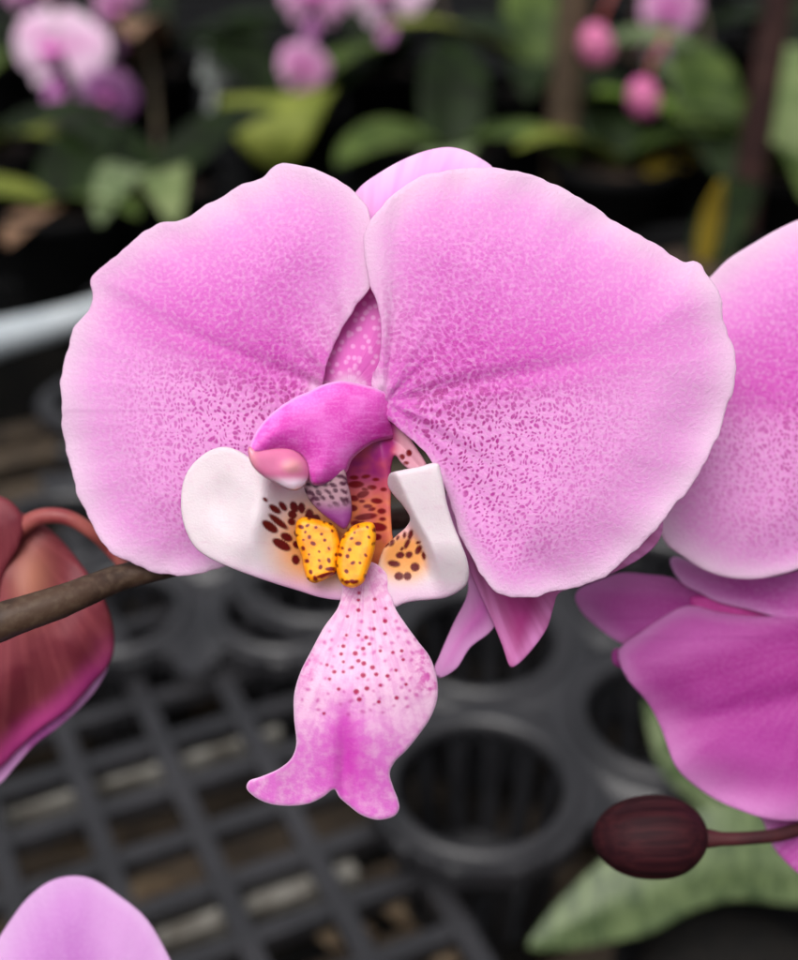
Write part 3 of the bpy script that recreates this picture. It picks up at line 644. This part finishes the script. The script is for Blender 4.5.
# ------------------------------------------------------------------ right neighbour, lower
mp3 = flower_map(0.193)
r3 = thing('orchid_flower', 'shaded deep magenta orchid flower lowest at the right edge, petal hanging down', 'flower', mp3(820, 625, 0))
PA = [(575,597),(579,589),(590,583.5),(605,578),(620,573),(649,574.5),(673,578),(696,590),(740,600),(800,604),(830,620),(815,640),(740,645),(680,650),(640,650),(620,643),(593,624),(580,610)]
PB = [(670,559),(674,556.5),(682,558),(697,565),(727,574),(770,577),(810,570),(850,590),(845,615),(800,622),(750,610),(715,601),(700,593),(685,585.5),(673,571)]
PC_ = [(618,652),(626,642),(635,636),(648,627),(661,618),(679,608),(694,605.5),(715,611),(751,616),(787,617),(825,625),(850,660),(862,730),(845,790),(815,818),(790,821),(763,818),(734,808),(718,801),(695,786),(676,767),(660,726),(647,702),(627,679),(620,664)]
PD = [(755,810),(763,822),(773,847),(784,860),(798,873),(820,885),(850,860),(845,810),(800,790)]
sheet('lateral_sepal', PA, mp3, MAT_DEEP_SHADE, r3, lambda x, y, ed: 14 - 6 * sstep(0, 30, ed) + 0 * x, 2.2, 3, 5, petal_fields((820, 620), (575, 600), up=-1, R=250, sp=.2))
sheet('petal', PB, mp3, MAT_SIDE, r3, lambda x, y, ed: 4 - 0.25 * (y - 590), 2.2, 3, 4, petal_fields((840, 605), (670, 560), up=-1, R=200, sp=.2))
sheet('petal', PC_, mp3, MAT_DEEP_SHADE, r3, lambda x, y, ed: -12 - 0.06 * (y - 620) + 12 * sstep(60, 0, ed) + 5 * sstep(70, 0, ed) * np.sin(y / 15 + x / 40) + 6 * np.exp(-(((y - 690) - (x - 835) * -.22) / 14) ** 2) * sstep(0, 40, ed), 2.2, 3, 5, petal_fields((835, 640), (640, 690), up=1, R=290, sp=.25))
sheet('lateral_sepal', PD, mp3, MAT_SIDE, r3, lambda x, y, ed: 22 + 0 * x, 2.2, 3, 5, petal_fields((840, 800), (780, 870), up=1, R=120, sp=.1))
PE = [(612,652),(617,648),(624,652),(626,664),(620,668),(613,663)]
sheet('sepal_tip', PE, mp3, MAT_DEEP_SHADE, r3, lambda x, y, ed: 10 + 0 * x, 3, 5, 3, petal_fields((640, 650), (612, 660), up=1, R=50, sp=0))
PT = [(690,598),(720,596),(770,590),(810,596),(850,610),(840,640),(790,632),(740,626),(700,616)]
sheet('throat', PT, mp3, plain('lower_flower_throat', lin(170, 40, 130), lin(190, 60, 150), 300, .5), r3, lambda x, y, ed: 9 + 0 * x, 3, 5, 5)

# ------------------------------------------------------------------ lilac petal at lower left
mp4 = flower_map(0.190)
r4 = thing('orchid_flower', 'pale lilac orchid flower rising from the bottom left corner', 'flower', mp4(80, 1080, 0))
PL = [(-30,1000),(-12,955),(0,936),(10,921),(25,901),(45,884),(65,876.5),(90,878),(120,896),(145,917),(163,945),(176,975),(182,1030),(150,1075),(110,1090),(60,1090),(10,1060)]
sheet('petal', PL, mp4, MAT_LILAC, r4, lambda x, y, ed: -0.15 * (y - 960) + 10 * sstep(50, 0, ed), 2.2, 3, 5, petal_fields((85, 1085), (75, 880), up=1, R=260, sp=.1))
sheet('petal', [(x + 200, y + 170) for x, y in PL], mp4, MAT_LILAC, r4, lambda x, y, ed: 8 + 0 * x, 2.2, 3, 8, petal_fields((200, 1255), (265, 1050), up=1, R=260, sp=.1))
sheet('lip', [(x - 270, y + 520) for x, y in ML], mp4, MAT_LIP, r4, lambda x, y, ed: -10 + 0 * x, 3, 4.5, 7, lambda x, y, ed: dict(simple_fields(95, 1080)(x, y, ed), spot=0 * x, faint=0 * x, streak=0 * x, tails=sstep(1210, 1280, y), cheek=0 * x))

# ------------------------------------------------------------------ flower spike, pedicels, buds
P = lambda x, y, z=0: main_map(x, y, z)
spike = tube('flower_spike', [P(-90, 658, 10), P(0, 622, 12), P(60, 602, 30), P(120, 578, 62), P(185, 562, 84), P(260, 545, 105), P(390, 520, 130), P(600, 505, 160), P(900, 520, 190)],
             [20 * PX, 19.5 * PX, 17 * PX, 14 * PX, 12.5 * PX, 12 * PX, 12 * PX, 11 * PX, 10 * PX], MAT_STEM, None, 24, 0.0015, 0.03)
tag(spike, 'brown flower stalk slanting in from the left edge behind the big flower', 'flower stalk')
for a in ([P(350, 528, 120), P(352, 490, 105), P(358, 450, 75), P(366, 415, 22)],):
    tube('pedicel', a, [6 * PX] * 4, MAT_PEDICEL, froot, 14, 0.0012)
tube('pedicel', [P(890, 519, 188), mp2(905, 470, 90), mp2(905, 420, 30)], [5 * PX] * 3, MAT_PEDICEL, r2, 12, 0.0015)
tube('pedicel', [P(880, 519, 186), mp3(850, 560, 80), mp3(822, 622, 20)], [5 * PX] * 3, MAT_PEDICEL, r3, 12, 0.0015)
tube('pedicel', [P(-60, 650, 16), mp4(-140, 850, 60), mp4(-60, 1090, 70), mp4(85, 1082, 10)], [5 * PX] * 4, MAT_PEDICEL, r4, 12, 0.0015)

# half-open flower seen from behind, at the left
mp5 = flower_map(0.194)
r5 = thing('orchid_flower', 'dark red half open orchid flower nodding at the left edge, seen from behind', 'flower', mp5(10, 550, 0))
tube('pedicel', [P(128, 572, 66), mp5(112, 552, 8), mp5(92, 532, -8), mp5(66, 517, -14), mp5(40, 517, -12), mp5(16, 532, -6), mp5(-6, 556, 2)], [6.5 * PX, 7 * PX, 8 * PX, 9 * PX, 9.5 * PX, 10.5 * PX, 12 * PX], MAT_PEDICEL, r5, 18, 0.001)
def bud_red():
    s = M('red_sepal_back'); vn = s.noise(s.attr('vein', True), 1.0, 3, .6); n = s.noise(s.attr('pc', True), 3.0, 3)
    col = s.mix(s.ramp(vn, .35, .65), lin(112, 44, 54), lin(126, 56, 64)); col = s.mix(s.ramp(n, .45, .75, 0, .6), col, lin(96, 26, 44))
    col = s.mix(s.attr('tan'), col, lin(172, 112, 92)); col = s.mix(s.attr('rose'), col, lin(196, 62, 150))
    return s.done(col, .45, s.bump(vn, .2, .0005), .2, trans=.12)
MAT_RED = bud_red()
def redf(x, y, ed):
    d = simple_fields(10, 520)(x, y, ed); d['tan'] = .85 * np.exp(-(((x - 32) / 20) ** 2 + ((y - 580) / 34) ** 2)); d['rose'] = sstep(30, 2, ed) * sstep(620, 690, y) * .6; return d
BR = [(-70,520),(-20,500),(10,508),(40,522),(60,538),(82,565),(104,598),(114,630),(113,655),(104,672),(96,680),(84,694),(66,712),(40,730),(20,748),(0,768),(-30,785),(-75,770),(-100,690),(-95,590)]
sheet('sepal', BR, mp5, MAT_RED, r5, lambda x, y, ed: 12 - 24 * sstep(0, 70, ed) + 3 * np.sin(x / 11 + y / 40), 6, 9, 4, redf)
BP = [(-60,700),(0,700),(60,690),(95,660),(108,664),(100,684),(84,704),(60,726),(36,744),(16,766),(0,784),(-30,800),(-70,790)]
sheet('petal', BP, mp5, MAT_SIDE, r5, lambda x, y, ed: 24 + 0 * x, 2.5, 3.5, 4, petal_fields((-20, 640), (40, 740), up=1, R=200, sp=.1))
BU = [(-60,560),(-20,498),(0,496),(14,504),(24,520),(20,545),(4,575),(-5,640),(-20,720),(-60,730)]
sheet('sepal', BU, mp5, MAT_RED, r5, lambda x, y, ed: -14 - 10 * sstep(0, 40, ed) + 0.0 * x, 5, 8, 4, lambda x, y, ed: dict(redf(x, y, ed), tan=0 * x, rose=0 * x))

# dark bud at lower right
mp6 = flower_map(0.190)
s_ = 2 * 0.190 * TANH / 960
def bud_mat():
    s = M('dark_bud_skin'); tc = s.obj(); n = s.noise(s.vmul(tc, (60, 900, 900)), 1.0, 3, .6)
    return s.done(s.mix(s.ramp(n, .35, .7), lin(34, 8, 15), lin(52, 18, 23)), .65, s.bump(n, .3, .0004), .15)
MAT_BUD = bud_mat()
r6 = thing('flower_bud', 'closed dark maroon orchid bud at lower right, pointing left on its stalk', 'flower bud', mp6(650, 837, 0))
def bud_mesh(Lh, Rh, seam=0.07):
    co, fc = [], []; nu, nv = 40, 48
    for i in range(nu + 1):
        t = i / nu; x = -math.cos(math.pi * t); pr = (1 - abs(x) ** 2.3) ** 0.55 * (1 + 0.06 * x)
        if i in (0, nu): pr = 0.02
        for k in range(nv):
            a = 2 * math.pi * k / nv + 0.5
            g = 1 - seam * math.exp(-((((a * 3 / (2 * math.pi)) % 1) - .5) / .05) ** 2) * math.sin(math.pi * t) ** .5
            co.append((x * Lh, pr * Rh * g * math.cos(a), pr * Rh * g * math.sin(a)))
    for i in range(nu):
        for k in range(nv): fc.append((i * nv + k, i * nv + (k + 1) % nv, (i + 1) * nv + (k + 1) % nv, (i + 1) * nv + k))
    me = bpy.data.meshes.new('bud'); me.from_pydata(co, [], fc); me.validate()
    bm = bmesh.new(); bm.from_mesh(me); bmesh.ops.recalc_face_normals(bm, faces=bm.faces); bm.to_mesh(me); bm.free(); smooth(me); return me
b = link('bud', bud_mesh(58 * s_, 41 * s_, .12), MAT_BUD, r6); b.rotation_euler = (math.radians(25), 0, math.radians(2))
tube('pedicel', [mp6(700, 838, 0), mp6(722, 839, 1), mp6(750, 838, 4), mp6(790, 832, 18), mp6(850, 800, 60), P(890, 519, 190)], [11 * s_, 7 * s_, 6.5 * s_, 7 * s_, 7 * s_, 7 * s_], MAT_MAROON, r6, 16, 0.0015)

# ------------------------------------------------------------------ potted plants
def leaf_material(name, c1, c2, pale=None):
    s = M(name); n = s.noise(s.obj(), 40, 3, .6); n2 = s.noise(s.obj(), 160, 2)
    col = s.mix(s.ramp(n, .35, .65), c1, c2)
    if pale is not None: col = s.mix(s.ramp(n2, .45, .62, 0, .8), col, pale)
    return s.done(col, .55, s.bump(n2, .2, .001), .12, trans=.10)
LEAF = dict(
    green=leaf_material('leaf_green', lin(46, 62, 26), lin(74, 90, 42)),
    bright=leaf_material('leaf_bright_green', lin(84, 112, 38), lin(114, 138, 56)),
    dark=leaf_material('leaf_dark_green', lin(14, 22, 7), lin(26, 40, 13)),
    olive=leaf_material('leaf_olive', lin(92, 102, 38), lin(116, 124, 54)),
    mottled=leaf_material('leaf_mottled', lin(66, 82, 52), lin(92, 106, 72), lin(120, 132, 98)),
    pale=leaf_material('leaf_pale', lin(88, 104, 64), lin(112, 124, 82)),
    yellow=leaf_material('leaf_yellow', lin(160, 136, 44), lin(186, 160, 60)),
    brown=leaf_material('leaf_brown', lin(110, 84, 66), lin(136, 108, 88)))
def leaf_mesh(L, W, arch, up, fold=0.22, nl=22, nw=8):
    """strap leaf from the origin along +X: rises by `up`, then bends over by `arch`"""
    co, fc = [], []
    x = z = 0.0; ang = up
    for i in range(nl + 1):
        t = i / nl; wv = W * (math.sin(math.pi * min(1, (t * 0.93 + 0.07)) ** 0.75) ** 0.6 if t < 1 else 0.02) * .5
        wv = max(wv, 0.002 * (1 - t))
        for k in range(nw + 1):
            q = k / nw * 2 - 1
            for sgn in (1, -1):
                hz = abs(q) * wv * fold + sgn * 0.0009 * (1 - q ** 4 * .8)
                co.append((x - math.sin(ang) * hz, q * wv, z + math.cos(ang) * hz))
        x += math.cos(ang) * L / nl; z += math.sin(ang) * L / nl; ang -= arch / nl * (0.4 + 1.2 * t)
    idx = lambda i, k, s: (i * (nw + 1) + k) * 2 + s
    for i in range(nl):
        for k in range(nw):
            fc.append((idx(i, k, 0), idx(i + 1, k, 0), idx(i + 1, k + 1, 0), idx(i, k + 1, 0)))
            fc.append((idx(i, k, 1), idx(i, k + 1, 1), idx(i + 1, k + 1, 1), idx(i + 1, k, 1)))
        for k in (0, nw): fc.append((idx(i, k, 0), idx(i, k, 1), idx(i + 1, k, 1), idx(i + 1, k, 0)))
    me = bpy.data.meshes.new('leaf'); me.from_pydata(co, [], fc); me.validate()
    bm = bmesh.new(); bm.from_mesh(me); bmesh.ops.recalc_face_normals(bm, faces=bm.faces); bm.to_mesh(me); bm.free(); smooth(me); return me
POT = lathe_mesh('pot', [(.030, 0), (.040, .078), (.0445, .080), (.0445, .088), (.0415, .089), (.038, .080), (.028, .004), (.001, .003)], 36); POT.materials.append(MAT_POT)
SOIL = lathe_mesh('potting_mix', [(.0385, .074), (.030, .079), (.016, .082), (.001, .083)], 30); SOIL.materials.append(MAT_SOIL)
def plant(px, py, dist, label, leaves, group='potted orchids behind the big flower', scale=1.0, z0=None):
    """potted orchid whose pot rim centre shows at (px, py); leaves = [(azimuth deg, length, width, rise deg, arch deg, kind)]"""
    p = at(px, py, dist); rim = 0.083 * scale
    t = thing('potted_orchid', label, 'potted plant', p - Vector((0, 0, rim)), group)
    for nm, me in (('pot', POT), ('potting_mix', SOIL)):
        o = bpy.data.objects.new(nm, me); COL.objects.link(o); o.parent = t; o.scale = (scale,) * 3
    for (az, L, W, up, arch, kind) in leaves:
        o = link('leaf', leaf_mesh(L, W, math.radians(arch), math.radians(up), .05 if W > .07 else .22), LEAF[kind], t, (0, 0, rim)); o.rotation_euler = (rnd.uniform(-.15, .15), 0, math.radians(az))
    return t

# bench behind, black mesh top (things stand on it)
def back_bench():
    z = -0.035; y0, y1 = 0.86, 2.4
    t = thing('greenhouse_bench', 'far dark bench carrying the blurred rows of potted orchids', 'bench', (0, 1.5, z))
    bm = bmesh.new()
    for k in range(30):
        box(bm, (0, y0 - 1.5 + k * 0.053, 0), (2.2, 0, 0), (0, .017, 0), (0, 0, .006))
    bm_done('slat', bm, MAT_POT, t)
    for x in (-1.8, 0, 1.8):
        bm = bmesh.new(); box(bm, (x, 0, -.028), (.03, 0, 0), (0, .8, 0), (0, 0, .021)); bm_done('bearer', bm, MAT_POT, t)
        for y in (-.6, .6):
            bm = bmesh.new(); box(bm, (x, y, -.394), (.025, 0, 0), (0, .025, 0), (0, 0, .344)); bm_done('leg', bm, MAT_POT, t)
back_bench()

def rot_pot(px, y):   # distance along the view so that a pot of rim height .083 stands on z=-.029
    r = ray(px, y); return (0.054 - CAM_H) / r.z
def P_(px, py, label, leaves, **k): return plant(px, py, rot_pot(px, py), label, leaves, **k)
P_(60, 205, 'blurred potted orchid with a yellowish leaf under the pale pink flower', [(200, .10, .04, 25, 50, 'olive'), (320, .08, .035, 30, 60, 'green'), (80, .11, .045, 30, 60, 'dark'), (250, .06, .03, 10, 40, 'brown')])
P_(160, 185, 'blurred potted orchid with two pale drooping leaves left of the olive leaf', [(255, .10, .034, 42, 105, 'mottled'), (285, .10, .034, 40, 100, 'pale'), (150, .11, .04, 35, 60, 'dark'), (40, .10, .04, 40, 60, 'dark')])
P_(288, 112, 'blurred potted orchid whose broad olive leaf hangs down above the big flower', [(268, .115, .085, 48, 175, 'olive'), (140, .12, .05, 40, 60, 'dark'), (30, .12, .05, 40, 70, 'green')])
P_(450, 150, 'blurred potted orchid with mid green leaves above the top sepal', [(215, .10, .05, 30, 70, 'green'), (330, .10, .045, 30, 70, 'green'), (265, .07, .045, 25, 60, 'mottled'), (90, .12, .05, 45, 60, 'dark')])
P_(615, 165, 'blurred potted orchid in a black pot under the small pink buds', [(200, .08, .04, 40, 70, 'olive'), (345, .10, .05, 35, 60, 'green'), (100, .12, .05, 40, 60, 'dark')])
P_(712, 150, 'blurred potted orchid with bright green leaves and a yellow one beside the dark stake', [(170, .12, .055, 40, 75, 'bright'), (265, .10, .055, 45, 110, 'dark'), (20, .11, .05, 35, 70, 'bright'), (222, .09, .028, 5, 40, 'yellow'), (100, .12, .05, 50, 70, 'green')])
P_(705, 262, 'blurred black pot with a single upright yellow leaf, right of the big petal', [(280, .06, .013, 78, 20, 'yellow'), (60, .08, .03, 40, 60, 'dark')])
P_(790, 170, 'blurred potted orchid cut by the upper right edge', [(170, .10, .045, 45, 70, 'green'), (80, .12, .05, 50, 60, 'pale'), (260, .10, .04, 40, 90, 'green')])
P_(-10, 150, 'blurred potted orchid with a narrow green leaf at the upper left edge', [(270, .11, .03, 50, 100, 'green'), (20, .10, .04, 30, 60, 'dark'), (330, .10, .04, 30, 60, 'olive')])
P_(540, 90, 'blurred potted orchid with olive leaves farther back, between the tan canes', [(200, .15, .05, 45, 60, 'olive'), (320, .15, .05, 45, 60, 'mottled'), (90, .14, .05, 55, 60, 'green'), (260, .12, .05, 45, 90, 'dark')])
P_(380, 70, 'blurred potted orchid farther back with dark leaves under the pink flower heads', [(200, .15, .06, 40, 60, 'dark'), (320, .15, .06, 40, 60, 'dark'), (250, .12, .05, 30, 70, 'dark'), (90, .15, .05, 55, 60, 'dark')])
P_(150, 70, 'blurred potted orchid farther back with a brown withered leaf', [(200, .14, .05, 40, 60, 'dark'), (330, .14, .05, 40, 60, 'dark'), (275, .13, .045, 55, 80, 'brown'), (90, .15, .05, 55, 60, 'dark')])
P_(660, 60, 'blurred potted orchid farther back with dark leaves behind the pink petals', [(190, .16, .06, 40, 60, 'dark'), (330, .16, .06, 40, 60, 'dark'), (265, .12, .05, 30, 70, 'mottled'), (90, .15, .05, 55, 60, 'dark')])
P_(770, 45, 'blurred potted orchid farther back at the upper right corner', [(190, .16, .06, 40, 60, 'dark'), (330, .16, .06, 40, 60, 'dark'), (265, .12, .05, 30, 70, 'dark')])
P_(20, 60, 'blurred potted orchid farther back at the upper left corner', [(190, .16, .06, 40, 60, 'dark'), (330, .16, .06, 40, 60, 'dark'), (265, .12, .05, 30, 70, 'green')])

# plant standing at the lower right, its mottled leaf across the corner
mp7 = flower_map(0.42)
r7 = thing('potted_orchid', 'potted orchid in the lower right corner with one broad mottled pale green leaf', 'potted plant', mp7(752, 990, 0) - Vector((0, 0, .083)))
SHADED_MIX = SOIL.copy(); SHADED_MIX.materials[0] = plain('shaded_bark_mix', lin(22, 18, 14), lin(12, 11, 9), 160, .9, .003)  # bark mix coloured near black for the shaded pot inside below the leaf
for nm, me in (('pot', POT), ('potting_mix', SHADED_MIX)):
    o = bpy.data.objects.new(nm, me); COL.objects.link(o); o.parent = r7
def big_leaf_mat():
    s = M('leaf_mottled_broad'); o = s.attr('pc', True); n = s.noise(s.vmul(o, (4, 1.2, 1)), 2.2, 3, .6); n2 = s.noise(o, 14, 2)
    col = s.mix(s.ramp(n, .35, .65), lin(54, 72, 40), lin(104, 120, 78)); col = s.mix(s.ramp(n2, .45, .65, 0, .3), col, lin(120, 134, 98))
    return s.done(col, .4, s.bump(n2, .2, .001), .4, trans=.1)
MAT_BIG = big_leaf_mat()
BL = [(528,947),(545,918),(570,890),(598,864),(640,836),(690,812),(740,800),(790,806),(840,826),(880,860),(870,900),(800,905),(735,900),(690,912),(655,931),(605,944),(560,950)]
sheet('leaf', BL, mp7, MAT_BIG, r7, lambda x, y, ed: 0.35 * (880 - y) * .6 - 10 * sstep(0, 40, ed) + 4 * np.sin(x / 30), 2.5, 4, 6)
BL2 = [(645,700),(655,708),(668,735),(690,768),(712,795),(735,815),(720,825),(690,800),(664,775),(650,740)]
sheet('leaf', BL2, mp7, LEAF['mottled'], r7, lambda x, y, ed: 14 + 0 * x, 2.5, 4, 5)

# stakes and canes
for (x, y0_, y1_, d, rr, mt, nm, lab, cat) in [(738, -60, 255, .86, .0095, MAT_STAKE, 'support_stake', 'dark brown support stake standing among leaves at upper right', 'stake'),
        (558, -60, 205, .93, .011, MAT_CANE, 'support_cane', 'thick tan cane standing behind the big right petal', 'cane'),
        (632, -60, 120, 1.12, .009, MAT_STAKE, 'support_stake', 'thin dark stake left of the upper pink petals', 'stake')]:
    a = at(x, y1_, d); top = at(x, y0_, d); hgt = top.z - a.z
    tag(tube(nm, [(a.x, a.y, -.03), (a.x, a.y, (a.z + top.z) / 2), (a.x + .002, a.y, top.z + .05)], [rr, rr, rr * .9], mt, None, 16, .01, .02), lab, cat)

# white pipe at left
pipe = tube('water_pipe', [on_plane(-220, 385, .02), on_plane(-60, 357, .02), on_plane(0, 338, .02), on_plane(50, 325, .02), on_plane(90, 312, .02), on_plane(130, 296, .02), on_plane(200, 270, .02)], [.0115, .0110, .0104, .0090, .0076, .007, .0065], MAT_RAIL, None, 24, .01)
tag(pipe, 'white plastic pipe at the left edge running behind the big left petal', 'pipe')

# ------------------------------------------------------------------ far flowers
def far_material(name, w_, p_, m_):
    s = M(name); kE, kM = s.attr('kE'), s.attr('kM')
    return s.done(s.mix(s.math('MULTIPLY', kM, .8), s.mix(kE, w_, p_), m_), .55, None, .25, trans=.25)
FARM = dict(white=far_material('far_petal_white', lin(240, 222, 234), lin(238, 204, 230), lin(226, 150, 206)),
            pink=far_material('far_petal_pink', lin(238, 198, 228), lin(232, 170, 216), lin(214, 116, 188)),
            mauve=far_material('far_petal_mauve', lin(222, 172, 216), lin(206, 140, 202), lin(182, 92, 170)))
def far_flower(px, py, dist, wpx, yaw, tilt, roll, kind, label, group='blurred orchid flowers behind'):
    p = at(px, py, dist); width = wpx * 2 * dist * TANH / 960; s = width / 673
    t = thing('orchid_flower', label, 'flower', p, group)
    t.rotation_euler = (math.radians(tilt), math.radians(roll), math.radians(yaw))
    mp = local_map(Matrix.Identity(4), 390, 400, s); O = Vector((0, 0, 0)); m = FARM[kind]
    sheet('petal', LP[::2], mp, m, t, lambda x, y, ed: 10 + 20 * sstep(80, 0, ed) * sstep(350, 200, x), 4, 8, 18, petal_fields((366, 412), (70, 300), up=-1), org=O)
    sheet('petal', RP[::2], mp, m, t, lambda x, y, ed: -8 + 20 * sstep(80, 0, ed) * sstep(420, 560, x), 4, 8, 18, petal_fields((384, 402), (733, 335)), org=O)
    sheet('dorsal_sepal', DS, mp, m, t, lambda x, y, ed: 40 + 0 * x, 4, 8, 18, petal_fields((350, 390), (440, 150)), org=O)
    for k in (1, -1):
        sheet('lateral_sepal', [(385 + k * (x - 385), y) for x, y in [(385,410),(430,420),(520,500),(590,600),(570,660),(510,650),(440,560),(395,470)]], mp, m, t, lambda x, y, ed: 45 + k * 4 + 0 * x, 4, 8, 18, petal_fields((385, 410), (560, 640)), org=O)
    sheet('column', CO, mp, MAT_COLUMN, t, lambda x, y, ed: -30 + 0 * x, 20, 30, 14, lambda x, y, ed: {'shade': 0 * x}, org=O)
    sheet('lip', ML[::2], mp, FARM['mauve'], t, lambda x, y, ed: -25 + 0 * x, 6, 10, 16, petal_fields((365, 560), (345, 800)), org=O)
    # stalk down to the plants
    return t
FAR = [(60, 48, .98, 104, -12, -10, 4, 'white', 'pale pink orchid flower wide open at upper left'),
       (110, 98, .96, 78, 55, 10, 30, 'mauve', 'mauve orchid flower below right of the wide pale pink one'),
       (120, 8, 1.02, 70, 60, -5, 10, 'pink', 'pink orchid flower turned sideways beside the wide pale pink one'),
       (30, -14, 1.05, 60, 20, 0, 0, 'pink', 'pink orchid flower just touching the top edge at upper left'),
       (318, -8, .98, 80, 20, -5, 10, 'pink', 'pink orchid flower at the top edge above the olive leaf'),
       (388, -12, 1.0, 92, -15, -5, -6, 'white', 'pale orchid flower at the top edge, right of the one over the olive leaf'),
       (305, 66, .95, 62, 35, -10, 25, 'pink', 'pink orchid flower hanging in front of the olive leaf'),
       (672, 8, .98, 78, 30, -8, 15, 'pink', 'pink orchid flower at the top edge left of the dark stake'),
       (655, 34, 1.02, 40, 60, 20, 40, 'mauve', 'small mauve orchid flower below the pink one at the top right')]
for a in FAR: far_flower(*a)
def far_bud(px, py, dist, rpx, c, label):
    p = at(px, py, dist); s = 2 * dist * TANH / 960
    t = thing('flower_bud', label, 'flower bud', p, 'pink buds behind')
    b = link('bud', bud_mesh(rpx * s * 1.12, rpx * s * .84, .10), c, t); b.rotation_euler = (0, math.radians(70), math.radians(20))
    tube('pedicel', [p, p + Vector((.004, .004, .02)), p + Vector((.012, .006, .038))], [.0016] * 3, MAT_PEDICEL, t, 8)
MAT_PBUD = plain('pink_bud_skin', lin(188, 84, 146), lin(220, 140, 166), 130, .45, trans=.1)
far_bud(643, 98, .80, 19, MAT_PBUD, 'round bright pink bud above the black pot')
far_bud(596, 45, .86, 20, MAT_PBUD, 'pink bud higher up, left of the round bright one')
# spikes the far flowers hang on
MAT_FSTEM = plain('far_spike_green', lin(74, 66, 44), lin(58, 46, 36), 60, .5)
for pts, d, lab in [([(30, -25), (62, 18), (105, 60), (118, 0), (150, 60), (158, 170)], 1.0, 'thin stalk carrying the blurred flowers at upper left'),
                    ([(300, 60), (322, 0), (360, -40), (420, -30), (450, 40), (455, 140)], 1.0, 'thin stalk carrying the blurred flowers above the olive leaf'),
                    ([(596, 25), (640, 62), (668, 20), (690, -20), (706, 40), (712, 140)], .99, 'thin stalk carrying the blurred flowers and buds at upper right')]:
    tag(tube('flower_spike', [at(x, y, d + .02) for x, y in pts], [.002] * 4 + [.0025] * 2, MAT_FSTEM, None, 8, .01), lab, 'flower stalk')
# pale plant tags among the pots
def plant_tag(px, py, d, wpx, hpx, yaw, label):
    k = 2 * d * TANH / 960; p = at(px, py, d); t = thing('plant_tag', label, 'plant tag', p, 'plant tags behind'); t.rotation_euler = (math.radians(-12), math.radians(yaw * .6), math.radians(yaw))
    bm = bmesh.new(); box(bm, (0, 0, 0), (wpx * k / 2, 0, 0), (0, .0006, 0), (0, 0, hpx * k / 2)); bm_done('plate', bm, MAT_TAG, t, bevel=.0003)
    bm = bmesh.new(); box(bm, (0, 0, -hpx * k / 2 - .018), (.003, 0, 0), (0, .0005, 0), (0, 0, .018)); bm_done('spike', bm, MAT_TAG, t)
MAT_TAG = plain('plant_tag_plastic', lin(176, 180, 178), lin(150, 156, 152), 60, .5)
plant_tag(216, 66, 1.0, 34, 34, 35, 'greyish white plant tag left of the olive leaf')
plant_tag(676, 62, 1.02, 58, 22, -12, 'greyish white plant tag above the bright green leaf at right')
# bits of bark fallen through the trays
MAT_CHIP = plain('bark_chip', lin(112, 96, 76), lin(82, 66, 50), 90, .8, .001)
chip = bpy.data.meshes.new('bark_chip'); bm = bmesh.new(); bmesh.ops.create_icosphere(bm, subdivisions=2, radius=1)
for v in bm.verts: v.co = Vector((v.co.x * .011 * rnd.uniform(.75, 1.2), v.co.y * .006 * rnd.uniform(.7, 1.2), v.co.z * .003))
bm.to_mesh(chip); bm.free(); chip.materials.append(MAT_CHIP)
for k, (x, y) in enumerate([(440, 925), (400, 905), (345, 935), (236, 930), (455, 950), (150, 890), (60, 830)]):
    o = bpy.data.objects.new('bark_chip', chip); COL.objects.link(o); o.location = on_plane(x, y, -.043); o.rotation_euler = (0, 0, rnd.uniform(0, 3.1))
    tag(o, 'small tan bark chip lying on the bench below the black trays', 'bark chip', 'bark chips under the trays')
print('faces', sum(len(o.data.polygons) for o in SC.objects if o.type == 'MESH'))
